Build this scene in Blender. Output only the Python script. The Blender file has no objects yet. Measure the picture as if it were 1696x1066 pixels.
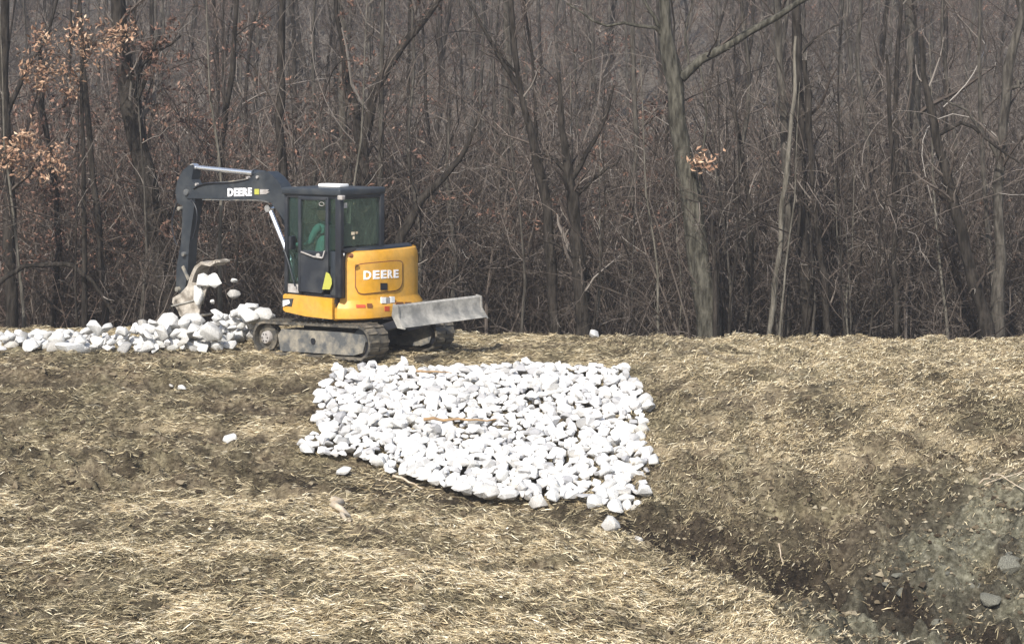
import bpy, bmesh, math, random
import numpy as np
from mathutils import Vector, Matrix

SC = bpy.context.scene
COL = SC.collection
rng = np.random.default_rng(7)
random.seed(7)
R_ = math.radians

# ------------------------------------------------------------------ camera, sky, sun, exposure
H = 3.5            # eye height above the top of the embankment (m)
F = 3160.0         # focal length in photo pixels (1696 wide)
HY = 172.0         # horizon line in photo pixels
cam_d = bpy.data.cameras.new('camera'); cam = bpy.data.objects.new('camera', cam_d); COL.objects.link(cam)
cam_d.sensor_width = 36.0; cam_d.lens = F / 1696 * 36.0
cam_d.shift_y = -(533 - HY) / 1696
cam_d.clip_start = 0.1; cam_d.clip_end = 1500
cam.location = (0, 0, H); cam.rotation_euler = (R_(90), 0, 0)
SC.camera = cam

SUN_EL, SUN_AZ = 41.0, 20.0      # sun behind the camera, AZ degrees to its left
world = bpy.data.worlds.new('World'); SC.world = world; world.use_nodes = True
wn = world.node_tree; wn.nodes.clear()
sky = wn.nodes.new('ShaderNodeTexSky'); sky.sky_type = 'NISHITA'; sky.sun_disc = False
sky.sun_elevation = R_(SUN_EL); sky.sun_rotation = R_(180 + SUN_AZ)
sky.dust_density = 1.5
bg = wn.nodes.new('ShaderNodeBackground'); bg.inputs['Strength'].default_value = 0.115
wo = wn.nodes.new('ShaderNodeOutputWorld')
wn.links.new(sky.outputs[0], bg.inputs[0]); wn.links.new(bg.outputs[0], wo.inputs[0])
sd = bpy.data.lights.new('sun', 'SUN'); sd.energy = 4.3; sd.angle = R_(0.55); sd.color = (1.0, 0.95, 0.87)
sun = bpy.data.objects.new('sun', sd); COL.objects.link(sun)
sdir = Vector((-math.sin(R_(SUN_AZ)) * math.cos(R_(SUN_EL)), -math.cos(R_(SUN_AZ)) * math.cos(R_(SUN_EL)), math.sin(R_(SUN_EL))))
sun.rotation_euler = sdir.to_track_quat('Z', 'Y').to_euler(); sun.location = sdir * 60
SC.view_settings.view_transform = 'Standard'; SC.view_settings.look = 'None'
SC.view_settings.exposure = 0.76; SC.view_settings.gamma = 1.0; SC.view_settings.use_curve_mapping = False
SC.cycles.max_bounces = 6; SC.cycles.transparent_max_bounces = 12

# ------------------------------------------------------------------ helpers
def pxw(px, y, D):
    """the place at distance D that the photo shows at pixel (px, y)"""
    return np.array([(px - 848) / F * D, D, H - (y - HY) / F * D])

def link(o, parent=None):
    COL.objects.link(o)
    if parent is not None: o.parent = parent
    return o

def mesh_np(name, V, faces, mats=(), smooth=False, matidx=None):
    """V (n,3); faces: list of int arrays (m,k)"""
    me = bpy.data.meshes.new(name)
    V = np.asarray(V, dtype=np.float32).reshape(-1, 3)
    faces = [np.asarray(f, dtype=np.int32) for f in faces if len(f)]
    me.vertices.add(len(V)); me.vertices.foreach_set('co', V.ravel())
    li = np.concatenate([f.ravel() for f in faces])
    tot = np.concatenate([np.full(len(f), f.shape[1], dtype=np.int32) for f in faces])
    st = np.concatenate([[0], np.cumsum(tot)[:-1]]).astype(np.int32)
    me.loops.add(len(li)); me.loops.foreach_set('vertex_index', li)
    me.polygons.add(len(tot)); me.polygons.foreach_set('loop_start', st)
    try: me.polygons.foreach_set('loop_total', tot)
    except Exception: pass
    if matidx is not None: me.polygons.foreach_set('material_index', np.asarray(matidx, dtype=np.int32))
    me.polygons.foreach_set('use_smooth', np.full(len(tot), smooth, dtype=bool))
    for m in mats: me.materials.append(m)
    me.update(calc_edges=True)
    return me

def tubes(P, Rr, S=3):
    """P (N,K,3), Rr (N,K) -> verts, quads"""
    N, K, _ = P.shape
    T = np.gradient(P, axis=1)
    T /= np.linalg.norm(T, axis=2, keepdims=True) + 1e-9
    mean = T.mean(axis=1)
    ref = np.zeros((N, 3)); ref[np.arange(N), np.abs(mean).argmin(axis=1)] = 1
    A = np.cross(T, ref[:, None, :]); A /= np.linalg.norm(A, axis=2, keepdims=True) + 1e-9
    B = np.cross(T, A)
    ang = np.arange(S) * 2 * np.pi / S
    V = P[:, :, None, :] + Rr[:, :, None, None] * (np.cos(ang)[None, None, :, None] * A[:, :, None, :] + np.sin(ang)[None, None, :, None] * B[:, :, None, :])
    base = (np.arange(N) * K * S)[:, None, None] + (np.arange(K - 1) * S)[None, :, None] + np.arange(S)[None, None, :]
    nxt = (np.arange(N) * K * S)[:, None, None] + (np.arange(K - 1) * S)[None, :, None] + ((np.arange(S) + 1) % S)[None, None, :]
    Q = np.stack([base, nxt, nxt + S, base + S], axis=-1).reshape(-1, 4)
    return V.reshape(-1, 3), Q

class Acc:
    def __init__(s): s.V = []; s.Q = []; s.n = 0
    def add(s, V, Q):
        s.V.append(V); s.Q.append(Q + s.n); s.n += len(V)
    def mesh(s, name, mats, smooth=True):
        return mesh_np(name, np.concatenate(s.V), [np.concatenate(s.Q)], mats, smooth)

def hash2(i, j, seed):
    n = (i.astype(np.int64) * 374761393 + j.astype(np.int64) * 668265263 + seed * 974711) & 0xffffffff
    n = ((n ^ (n >> 13)) * 1274126177) & 0xffffffff
    return ((n ^ (n >> 16)) & 0xffff) / 65535.0
def vnoise(x, y, seed=0):
    x = np.asarray(x, dtype=float); y = np.asarray(y, dtype=float)
    i = np.floor(x); j = np.floor(y); fx = x - i; fy = y - j
    fx = fx * fx * (3 - 2 * fx); fy = fy * fy * (3 - 2 * fy)
    a = hash2(i, j, seed); b = hash2(i + 1, j, seed); c = hash2(i, j + 1, seed); d = hash2(i + 1, j + 1, seed)
    return (a * (1 - fx) + b * fx) * (1 - fy) + (c * (1 - fx) + d * fx) * fy
def fbm(x, y, seed=0, o=4):
    s = 0; a = .5; t = 0
    for k in range(o):
        s = s + a * vnoise(x * 2 ** k + 17 * k, y * 2 ** k - 9 * k, seed + k); t += a; a *= .5
    return s / t
def sst(e0, e1, x):
    t = np.clip((x - e0) / (e1 - e0), 0, 1); return t * t * (3 - 2 * t)

# ------------------------------------------------------------------ materials
def mat(name, col, rough=.8, metal=0.0, nodes=None, spec=.5):
    m = bpy.data.materials.new(name); m.use_nodes = True
    b = m.node_tree.nodes['Principled BSDF']
    b.inputs['Base Color'].default_value = (*col, 1); b.inputs['Roughness'].default_value = rough
    b.inputs['Metallic'].default_value = metal; b.inputs['Specular IOR Level'].default_value = spec
    if nodes: nodes(m.node_tree, b)
    return m
def N(nt, t, **kw):
    n = nt.nodes.new(t)
    for k, v in kw.items():
        if k in n.inputs: n.inputs[k].default_value = v
        else: setattr(n, k, v)
    return n
def ramp(nt, src, stops):
    r = nt.nodes.new('ShaderNodeValToRGB'); e = r.color_ramp.elements
    while len(e) < len(stops): e.new(.5)
    for el, (p, c) in zip(e, stops): el.position = p; el.color = (*c, 1) if len(c) == 3 else c
    nt.links.new(src, r.inputs[0]); return r.outputs[0]
def mixc(nt, fac, a, b, bt='MIX'):
    m = nt.nodes.new('ShaderNodeMix'); m.data_type = 'RGBA'; m.blend_type = bt
    for v, s in ((fac, m.inputs[0]), (a, m.inputs[6]), (b, m.inputs[7])):
        if isinstance(v, bpy.types.NodeSocket): nt.links.new(v, s)
        elif isinstance(v, (int, float)): s.default_value = v
        else: s.default_value = (*v, 1)
    return m.outputs[2]
def noise(nt, scale, detail=4, vec=None, rough=.6):
    n = N(nt, 'ShaderNodeTexNoise', Scale=scale, Detail=detail, Roughness=rough)
    if vec is None:
        tc = nt.nodes.new('ShaderNodeTexCoord'); vec = tc.outputs['Object']
    nt.links.new(vec, n.inputs['Vector']); return n.outputs['Fac']
def bump(nt, b, h, strength=.3, dist=.02):
    bp = N(nt, 'ShaderNodeBump', Strength=strength, Distance=dist)
    nt.links.new(h, bp.inputs['Height']); nt.links.new(bp.outputs[0], b.inputs['Normal'])
def dirty(base, dirt, scale=3.0, lo=.45, hi=.7, bscale=None, amt=1.0, dist=.01):
    def f(nt, b):
        n = noise(nt, scale, 6)
        fac = ramp(nt, n, [(lo, (0, 0, 0)), (hi, (amt, amt, amt))])
        c = mixc(nt, fac, base, dirt)
        n3 = noise(nt, scale * 6, 4)
        c = mixc(nt, .35, c, ramp(nt, n3, [(.3, (.45, .45, .45)), (.7, (1, 1, 1))]), 'MULTIPLY')
        nt.links.new(c, b.inputs['Base Color'])
        nt.links.new(ramp(nt, n, [(lo, (.35,) * 3), (hi, (.85,) * 3)]), b.inputs['Roughness'])
        if bscale: bump(nt, b, noise(nt, bscale, 4), .5, dist)
    return f

M_yellow = mat('machine_yellow', (.72, .38, .035), .4, nodes=dirty((.66, .33, .025), (.50, .32, .11), 2.2, .40, .80, amt=.8))
M_char = mat('charcoal_paint', (.05, .055, .06), .4, nodes=dirty((.024, .030, .038), (.12, .12, .11), 2.5, .45, .9, amt=.6))
M_black = mat('black_trim', (.02, .021, .024), .5, nodes=dirty((.016, .018, .024), (.08, .08, .075), 3, .5, .85, amt=.6))
M_blade = mat('dusty_steel', (.3, .29, .27), .75, nodes=dirty((.20, .195, .18), (.42, .40, .36), 4.5, .38, .62, bscale=25))
M_bucket = mat('muddy_steel', (.4, .35, .29), .8, nodes=dirty((.22, .19, .155), (.52, .475, .41), 8, .38, .62, bscale=30))
M_rubber = mat('muddy_rubber', (.12, .12, .11), .9, nodes=dirty((.055, .053, .048), (.21, .18, .135), 7, .42, .66, bscale=40))
M_frame = mat('track_frame_paint', (.2, .2, .2), .7, nodes=dirty((.10, .105, .108), (.30, .27, .215), 4.5, .44, .64, bscale=30))
M_chrome = mat('polished_rod', (.85, .86, .88), .22, .9)
M_white = mat('white_paint', (.8, .8, .78), .4)
M_letter = mat('white_lettering', (.85, .85, .86), .4)
M_red = mat('red_label', (.55, .09, .04), .5)
M_brown = mat('brown_mark', (.20, .08, .03), .6)
M_lime = mat('yellow_green_label', (.40, .40, .07), .5)
M_door = mat('dark_door_paint', (.03, .033, .04), .4, nodes=dirty((.022, .026, .034), (.075, .075, .07), 3, .45, .85, amt=.7))
M_grey = mat('pale_grey_panel', (.42, .40, .38), .6, nodes=dirty((.45, .43, .41), (.25, .22, .2), 12, .4, .7))
M_seat = mat('seat_fabric', (.03, .035, .04), .9)
M_shirt = mat('green_shirt', (.07, .17, .15), .85)
M_skin = mat('skin', (.45, .26, .18), .6)
M_hair = mat('cap_fabric', (.03, .03, .03), .9)
M_jeans = mat('dark_trousers', (.03, .04, .06), .9)

def glass_mat(name, tint, dust_refl=.10):
    m = bpy.data.materials.new(name); m.use_nodes = True; nt = m.node_tree; nt.nodes.clear()
    o = N(nt, 'ShaderNodeOutputMaterial'); t = N(nt, 'ShaderNodeBsdfTransparent'); t.inputs[0].default_value = (*tint, 1)
    g = N(nt, 'ShaderNodeBsdfGlossy'); g.inputs['Roughness'].default_value = .06; g.inputs[0].default_value = (.8, .9, .88, 1)
    d = N(nt, 'ShaderNodeBsdfDiffuse'); d.inputs[0].default_value = (.15, .20, .165, 1)  # grey-green diffuse layer: dust and a painted-in reflection on the pane
    lw = N(nt, 'ShaderNodeLayerWeight', Blend=.5); fr = N(nt, 'ShaderNodeMath', operation='POWER'); fr.inputs[1].default_value = 3.0; fr2 = N(nt, 'ShaderNodeMath', operation='MULTIPLY_ADD'); fr2.inputs[1].default_value = .5; fr2.inputs[2].default_value = .05
    nt.links.new(lw.outputs['Facing'], fr.inputs[0]); nt.links.new(fr.outputs[0], fr2.inputs[0]); fr = fr2
    mx = N(nt, 'ShaderNodeMixShader'); mx2 = N(nt, 'ShaderNodeMixShader'); mx2.inputs[0].default_value = dust_refl
    nt.links.new(fr.outputs[0], mx.inputs[0]); nt.links.new(t.outputs[0], mx.inputs[1]); nt.links.new(g.outputs[0], mx.inputs[2])
    nt.links.new(mx.outputs[0], mx2.inputs[1]); nt.links.new(d.outputs[0], mx2.inputs[2]); nt.links.new(mx2.outputs[0], o.inputs[0])
    return m
M_glass = glass_mat('tinted_glass', (.76, .87, .84), .05)
M_glass2 = glass_mat('dust_and_sheen_glass', (.82, .90, .85), .12)  # rear pane: stronger layer of dust and painted-in reflection

def rock_nodes(nt, b):
    oi = N(nt, 'ShaderNodeObjectInfo')
    n = noise(nt, 9, 5); n2 = noise(nt, 40, 4)
    c = ramp(nt, n, [(.3, (.43, .43, .43)), (.5, (.58, .575, .56)), (.7, (.68, .675, .66))])
    c = mixc(nt, 1.0, c, ramp(nt, oi.outputs['Random'], [(0, (.50, .50, .50)), (.09, (.74, .71, .66)), (.14, (.86, .85, .83)), (.3, (.92, .915, .90)), (.7, (1, 1, .985)), (1, (1.03, 1.03, 1.03))]), 'MULTIPLY')
    c = mixc(nt, ramp(nt, n2, [(.55, (0, 0, 0)), (.75, (.45,) * 3)]), c, (.36, .34, .31))
    nt.links.new(c, b.inputs['Base Color']); bump(nt, b, n2, .5, .015)
M_rock = mat('pale_limestone', (.62, .62, .6), .85, nodes=rock_nodes)
def rubble_nodes(nt, b):
    g = N(nt, 'ShaderNodeNewGeometry'); n2 = noise(nt, 40, 4)
    c = ramp(nt, g.outputs['Random Per Island'], [(0, (.30, .30, .31)), (.15, (.46, .45, .43)), (.35, (.58, .57, .56)), (1, (.68, .675, .66))])
    nt.links.new(c, b.inputs['Base Color']); bump(nt, b, n2, .5, .015)
M_rubble = mat('broken_limestone', (.6, .6, .58), .85, nodes=rubble_nodes)
def greyrock_nodes(nt, b):
    n2 = noise(nt, 14, 5)
    nt.links.new(ramp(nt, n2, [(.35, (.07, .068, .054)), (.65, (.20, .195, .155))]), b.inputs['Base Color']); bump(nt, b, n2, .6, .03)
M_greyrock = mat('muddy_grey_stone', (.25, .25, .22), .9, nodes=greyrock_nodes)
M_buff = mat('buff_stone', (.5, .46, .37), .85, nodes=dirty((.56, .51, .41), (.32, .28, .21), 9, .45, .7, bscale=30))

def soil_nodes(nt, b):
    at = N(nt, 'ShaderNodeAttribute'); at.attribute_name = 'straw'
    at2 = N(nt, 'ShaderNodeAttribute'); at2.attribute_name = 'clay'
    n1 = noise(nt, 1.1, 6); n2 = noise(nt, 14, 6, rough=.7); n3 = noise(nt, 60, 4, rough=.7)
    soil = ramp(nt, n2, [(.3, (.035, .026, .018)), (.46, (.15, .115, .075)), (.58, (.29, .235, .16)), (.72, (.47, .40, .29))])
    olive = ramp(nt, n2, [(.3, (.055, .045, .024)), (.48, (.18, .153, .096)), (.68, (.39, .34, .225))])
    c = mixc(nt, ramp(nt, n1, [(.4, (0, 0, 0)), (.6, (1, 1, 1))]), soil, olive)
    straw = ramp(nt, n3, [(.3, (.22, .17, .11)), (.5, (.50, .415, .28)), (.7, (.72, .63, .46))])
    c = mixc(nt, at.outputs['Fac'], c, straw)
    clay = ramp(nt, n2, [(.3, (.05, .046, .031)), (.5, (.165, .158, .115)), (.7, (.36, .345, .27))])
    c = mixc(nt, at2.outputs['Fac'], c, clay)
    n5 = noise(nt, 4.2, 5, rough=.65)
    c = mixc(nt, .85, c, ramp(nt, n5, [(.36, (.42, .40, .38)), (.5, (.86, .85, .83)), (.62, (1.05, 1.05, 1.0))]), 'MULTIPLY')
    at3 = N(nt, 'ShaderNodeAttribute'); at3.attribute_name = 'damp_shade'
    c = mixc(nt, at3.outputs['Fac'], c, ramp(nt, n2, [(.35, (.010, .008, .006)), (.58, (.035, .026, .018)), (.75, (.09, .07, .048))]))  # dark moist soil, also the shade painted into ditch and ruts
    nt.links.new(c, b.inputs['Base Color'])
    bp = N(nt, 'ShaderNodeBump', Strength=.9, Distance=.04)
    ad = N(nt, 'ShaderNodeMath', operation='ADD'); nt.links.new(n2, ad.inputs[0]); nt.links.new(n3, ad.inputs[1])
    nt.links.new(ad.outputs[0], bp.inputs['Height']); nt.links.new(bp.outputs[0], b.inputs['Normal'])
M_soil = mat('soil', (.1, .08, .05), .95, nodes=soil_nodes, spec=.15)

def straw_nodes(stops):
    def f(nt, b):
        g = N(nt, 'ShaderNodeNewGeometry')
        nt.links.new(ramp(nt, g.outputs['Random Per Island'], stops), b.inputs['Base Color'])
    return f
M_straw = mat('dry_straw', (.5, .42, .25), .8, spec=.2, nodes=straw_nodes([(0, (.16, .115, .065)), (.3, (.39, .31, .18)), (.6, (.62, .51, .32)), (.85, (.79, .69, .48)), (1, (.85, .79, .62))]))
M_thatch = mat('brown_thatch', (.2, .15, .09), .85, spec=.2, nodes=straw_nodes([(0, (.035, .027, .017)), (.3, (.125, .10, .058)), (.65, (.30, .248, .148)), (.9, (.52, .44, .28)), (1, (.70, .62, .43))]))
M_chip = mat('wood_chips', (.5, .4, .28), .85, spec=.2, nodes=straw_nodes([(0, (.12, .085, .055)), (.4, (.34, .26, .17)), (.8, (.60, .50, .36)), (1, (.74, .66, .52))]))

def bark(name, a, c_, tip=None):
    def f(nt, b):
        tc = N(nt, 'ShaderNodeTexCoord'); mp = N(nt, 'ShaderNodeMapping'); mp.inputs['Scale'].default_value = (1, 1, .25)
        nt.links.new(tc.outputs['Object'], mp.inputs[0])
        n = noise(nt, 14, 5, mp.outputs[0]); n2 = noise(nt, 1.5, 3)
        c = mixc(nt, ramp(nt, n, [(.38, (0, 0, 0)), (.62, (1, 1, 1))]), a, c_)
        c = mixc(nt, .5, c, ramp(nt, n2, [(.3, (.6, .6, .6)), (.7, (1.25, 1.25, 1.2))]), 'MULTIPLY')
        nt.links.new(c, b.inputs['Base Color']); bump(nt, b, n, 1.0, .05)
    return mat(name, a, .95, nodes=f, spec=.1)
B_dark = bark('dark_bark', (.014, .012, .010), (.048, .041, .035))
B_grey = bark('grey_bark', (.034, .030, .026), (.098, .088, .075))
B_moss = bark('mossy_grey_bark', (.03, .028, .022), (.105, .098, .080))
B_pale = bark('pale_bark', (.075, .068, .055), (.17, .155, .13))
def twig_nodes(stops):
    return straw_nodes(stops)
B_twig = mat('twig_bark', (.14, .12, .1), .9, spec=.1, nodes=straw_nodes([(0, (.026, .020, .017)), (.5, (.076, .061, .051)), (.85, (.135, .113, .097)), (.97, (.19, .168, .147)), (1, (.34, .31, .275))]))
B_twigred = mat('reddish_twig_bark', (.14, .1, .09), .9, spec=.1, nodes=straw_nodes([(0, (.024, .017, .014)), (.5, (.078, .055, .044)), (.8, (.15, .112, .092)), (1, (.36, .30, .25))]))
L_red = mat('dead_red_brown_leaves', (.2, .1, .06), .8, spec=.2, nodes=straw_nodes([(0, (.06, .034, .027)), (.5, (.14, .08, .06)), (.85, (.22, .125, .09)), (1, (.34, .22, .16))]))
L_orange = mat('dead_orange_leaves', (.45, .22, .1), .7, spec=.2, nodes=straw_nodes([(0, (.14, .08, .05)), (.4, (.27, .155, .10)), (.8, (.40, .26, .17)), (1, (.60, .44, .31))]))
def litter_nodes(nt, b):
    n1 = noise(nt, .35, 5); n2 = noise(nt, 5, 6, rough=.7)
    c = ramp(nt, n2, [(.3, (.06, .052, .043)), (.5, (.112, .098, .082)), (.7, (.18, .16, .135))])
    c = mixc(nt, .6, c, ramp(nt, n1, [(.35, (.6, .58, .56)), (.65, (1.2, 1.2, 1.2))]), 'MULTIPLY')
    nt.links.new(c, b.inputs['Base Color']); bump(nt, b, n2, .4, .05)
M_litter = mat('leaf_litter', (.12, .1, .085), .95, nodes=litter_nodes, spec=.1)

# ------------------------------------------------------------------ the ground: one sheet
def interp(x, pts):
    return np.interp(x, [p[0] for p in pts], [p[1] for p in pts])
YD = [(-12, 23.6), (-6.2, 23.0), (-2.45, 22.3), (1.03, 21.5), (2.7, 21.2), (3.63, 20.8), (5.2, 19.3), (8, 16.5), (30, -5)]
ZD = [(-12, -.7), (-6.2, -.78), (-2.45, -.96), (1.03, -1.30), (2.7, -1.80), (3.63, -2.05), (5.2, -2.3), (8, -2.5), (30, -4)]
YE = [(-12, 23.2), (-4, 21.9), (-1.6, 21.4), (.99, 20.3), (1.8, 18.6), (2.4, 17.0), (2.8, 15), (3.1, 12), (3.6, 6), (30, -300)]
def ground_base(X, Y):
    X = np.asarray(X, float); Y = np.asarray(Y, float)
    yd = interp(X, YD) + .25 * (vnoise(X * .7, X * 0 + 3, 5) - .5); zd = interp(X, ZD); ye = interp(X, YE)
    yc = interp(X, [(-12, 26.6), (1, 26.2), (3, 26.2), (10, 26.4)])
    # far face of the embankment up to its flat top
    t = np.clip((Y - yd) / (yc - yd), 0, 1)
    px_ = 1.25 + .45 * sst(1, 3, X); prof = 1 - (1 - t) ** px_ * (1 + .25 * t)
    far = zd + (0 - zd) * np.clip(prof, 0, 1)
    # near bank
    near = -.98 + .28 * sst(21.5, 14.5, Y) + .45 * sst(14, 3, Y) - .1 * sst(-2, 2, X) - .28 * sst(.8, 3.2, X)
    k = sst(0, 1, (Y - ye) / np.maximum(.45, (yd - ye) * .9))
    nearz = near * (1 - k) + zd * k
    z = np.where(Y >= yd, far, nearz)
    # behind the top the ground falls to the wood, then climbs as a wooded hill
    yb = interp(X, [(-12, 29.6), (-3, 29.6), (1, 28.4), (12, 28.2)])
    z = z - 1.5 * sst(0, 3.4, Y - yb)
    hill = (np.clip(Y - 40, 0, None) * .19) * sst(40, 60, Y)
    hill = np.minimum(hill, 26 + 0 * hill)
    return z + hill + 0.0 + 1.2 * sst(38, 60, Y) * (fbm(X * .06, Y * .06, 9) - .5) * 2
TRK = []
def ground_z(X, Y, fine=True):
    z = ground_base(X, Y)
    X = np.asarray(X, float); Y = np.asarray(Y, float)
    amp = 1 + 1.0 * sst(25.5, 20, Y) * sst(-3, 3, X)
    z = z + .16 * (fbm(X * .55, Y * .55, 1) - .5) * sst(8, 14, Y) * sst(30, 28, Y) * (1 - .75 * sst(25.5, 27.5, Y))
    z = z - .07 * np.exp(-(((X + 2.35) / 1.7) ** 2 + ((Y - 27.0) / 1.1) ** 2) ** 2)
    z0_ = z
    if fine:
        z = z + (.19 * (fbm(X * 2.7, Y * 2.7, 2, 3) - .5) * amp + .09 * amp * (fbm(X * 9, Y * 9, 3, 3) - .5)) * (1 - .4 * sst(25.8, 26.6, Y) * sst(2, 1, X))
        rdg = 1 - np.abs(2 * fbm(X * 4.3 + Y, Y * 6.1 - X * .8, 15, 2) - 1) * 2.2
        z = z + .06 * (np.clip(rdg, 0, 1) - .45) * (.5 + fbm(X * .9, Y * .9, 16, 2)) - .02
        # broken lumps of soil along the ditch and lower right face
        d = np.abs(Y - interp(X, YD)); w = np.exp(-(d / .9) ** 2)
        z = z + w * (.22 + .12 * sst(1, 2, X)) * (np.abs(fbm(X * 2.6, Y * 4, 21, 3) - .5) * 4 - .6)
        z = z - .16 * np.exp(-((Y - interp(X, YD) - .1) / .22) ** 2) * sst(-4.5, -3, X) * sst(4.2, 3.4, X) * (.4 + 1.2 * vnoise(X * 1.4, Y, 23))
        z = np.where((Y > 22) & (X > -2.4) & (X < 1.45) & (Y < 26.3), z0_ - .03 + (z - z0_) * .35, z)
        cu = .64 * X + .77 * Y; cv = -.77 * X + .64 * Y
        rill = 1 - np.abs(2 * fbm(cu * .8, cv * 2.6, 25, 3) - 1) * 2
        z = z + .10 * (np.clip(rill, 0, 1) - .4) * sst(1.4, 2.6, X) * sst(26.4, 25.2, Y) * sst(-.2, .5, Y - interp(X, YD))
        # machine ruts running along the face on the left
        z = z - .075 * lanes(X, Y)
        z = z + .22 * clay_mask(X, Y) * (1 - np.abs(2 * fbm(X * 1.5 + .6 * Y, Y * 2.4, 95, 4) - 1) * 2.4)
    return z

def lanes(X, Y):
    s = np.sin((Y + .07 * X + .35 * vnoise(X * .35, Y * .2, 31)) * 2 * np.pi / .74)
    return sst(-.1, .7, s) * sst(-1.5, -2.6, X) * sst(22.7, 23.3, Y) * sst(27.0, 26.4, Y) * (.55 + .45 * sst(.35, .55, fbm(X * .6, Y * 2, 33, 3)))
def straw_mask(X, Y):
    n = fbm(X * .8 + 3, Y * 1.3, 41, 4); n2 = fbm(X * 3, Y * 3, 45, 3)
    m = sst(.49, .62, n) * .55
    ns = fbm(X * .35 + 9, Y * 3.0 + .35 * X, 47, 4); m = np.maximum(m * (1 - .7 * sst(-.8, -2, X) * sst(22.4, 23, Y)), sst(.42, .58, ns) * .75 * sst(-.8, -2, X) * sst(22.4, 23, Y))
    m = np.maximum(m, sst(1.4, 3.0, X) * sst(24.2 - .12 * X, 25.8 - .12 * X, Y) * sst(30.5, 29, Y) * sst(.26, .42, n) * 1.0)       # bright top right
    m = np.maximum(m, sst(28.2, 28.8, Y) * sst(30.5, 29.3, Y) * .7)
    de = interp(X, YE) - Y + .5 * (fbm(X * .8, Y * .8, 52, 3) - .5)
    m = m * (1 - .8 * sst(-.3, .1, de))
    m = np.maximum(m, np.exp(-((de - .75) / .6) ** 2) * sst(.25, .5, n) * 1.0)       # band by the ditch
    m = np.maximum(m, np.exp(-((de - 3.3) / .75) ** 2) * sst(.3, .5, n) * 1.0)
    m = np.maximum(m, sst(.6, 1.0, de) * sst(3.4, 2.6, de) * sst(-1.6, -.4, X) * sst(.35, .5, n) * .85)
    m = np.maximum(m, sst(4.6, 5.2, de) * sst(.42, .58, n) * .8)
    m = m * (1 - .9 * lanes(X, Y)); m = m * (1 - .85 * clay_mask(X, Y))
    m = m * (1 - .8 * np.exp(-((Y - interp(X, YD)) / .5) ** 2))
    dark = sst(1.5, 3, X) * sst(25.2, 24.0, Y)
    m = m * (1 - .72 * dark * sst(.62, .48, n))
    return np.clip(m * (.15 + 1.7 * sst(.3, .7, n2)), 0, 1)
def clay_mask(X, Y):
    n = fbm(X * 1.5, Y * 1.5, 61, 4)
    a = sst(2.1, 2.9, X) * sst(2.7, 3.9, X + .6 * (20.6 - Y)) * sst(23.3, 21.2, Y + .45 * np.maximum(0, 5 - X))
    b = sst(2.5, 3.1, X) * sst(21.0, 19.8, Y)
    return np.clip(np.maximum(a, b) * sst(.22, .42, n + .1), 0, 1)

def axis(lo, hi, step, far0, far1, k=1.22):
    a = list(np.arange(lo, hi, step)); s = step; x = lo
    L = []
    while x > far0: s *= k; x -= s; L.append(x)
    s = step; x = a[-1]; Rr = []
    while x < far1: s *= k; x += s; Rr.append(x)
    return np.array(L[::-1] + a + Rr)
gx = axis(-7.9, 7.9, .033, -420, 420); gy = axis(13.8, 30.2, .033, -120, 500)
GX, GY = np.meshgrid(gx, gy)
GZ = ground_z(GX, GY)
nx, ny = len(gx), len(gy)
ii = (np.arange(ny - 1) * nx)[:, None] + np.arange(nx - 1)[None, :]
Q = np.stack([ii, ii + 1, ii + nx + 1, ii + nx], -1).reshape(-1, 4)
cy = (GY[:-1, :-1] + GY[1:, 1:]).ravel() / 2
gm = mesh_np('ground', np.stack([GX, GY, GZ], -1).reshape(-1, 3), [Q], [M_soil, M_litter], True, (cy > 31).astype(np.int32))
def damp_shade_mask(X, Y):  # moist soil tone, plus shade painted into the ditch, grooves and ruts
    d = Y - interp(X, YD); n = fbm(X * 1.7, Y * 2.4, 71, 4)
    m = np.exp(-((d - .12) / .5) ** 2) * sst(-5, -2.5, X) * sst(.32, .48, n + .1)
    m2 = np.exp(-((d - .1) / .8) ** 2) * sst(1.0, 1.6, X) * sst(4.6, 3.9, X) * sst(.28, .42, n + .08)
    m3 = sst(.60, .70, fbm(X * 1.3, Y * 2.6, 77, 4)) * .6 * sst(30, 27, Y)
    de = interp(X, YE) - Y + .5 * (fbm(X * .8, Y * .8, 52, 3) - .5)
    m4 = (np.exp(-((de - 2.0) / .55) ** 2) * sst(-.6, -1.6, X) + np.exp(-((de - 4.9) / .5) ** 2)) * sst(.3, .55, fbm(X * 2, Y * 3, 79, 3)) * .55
    m5 = lanes(X, Y) * .62  # bare rut soil, darkened in colour because the front sun hides the relief
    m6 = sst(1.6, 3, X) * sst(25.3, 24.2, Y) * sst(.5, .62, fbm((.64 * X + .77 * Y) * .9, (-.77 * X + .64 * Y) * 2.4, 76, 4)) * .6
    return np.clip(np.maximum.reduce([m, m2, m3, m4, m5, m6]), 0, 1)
for nm, arr in (('straw', straw_mask(GX, GY)), ('clay', clay_mask(GX, GY)), ('damp_shade', damp_shade_mask(GX, GY))):
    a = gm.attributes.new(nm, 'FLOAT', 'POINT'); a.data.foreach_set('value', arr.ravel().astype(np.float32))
ground = link(bpy.data.objects.new('ground', gm)); ground['kind'] = 'structure'

def on_ground(px, y):
    """distance at which the ray through the photo pixel meets the ground"""
    D = np.arange(14, 31, .02); X = (px - 848) / F * D; Z = H - (y - HY) / F * D
    g = ground_base(X, D); hit = np.where(g > Z)[0]
    k = hit[0] if len(hit) else len(D) - 1
    return X[k], D[k]

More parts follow.
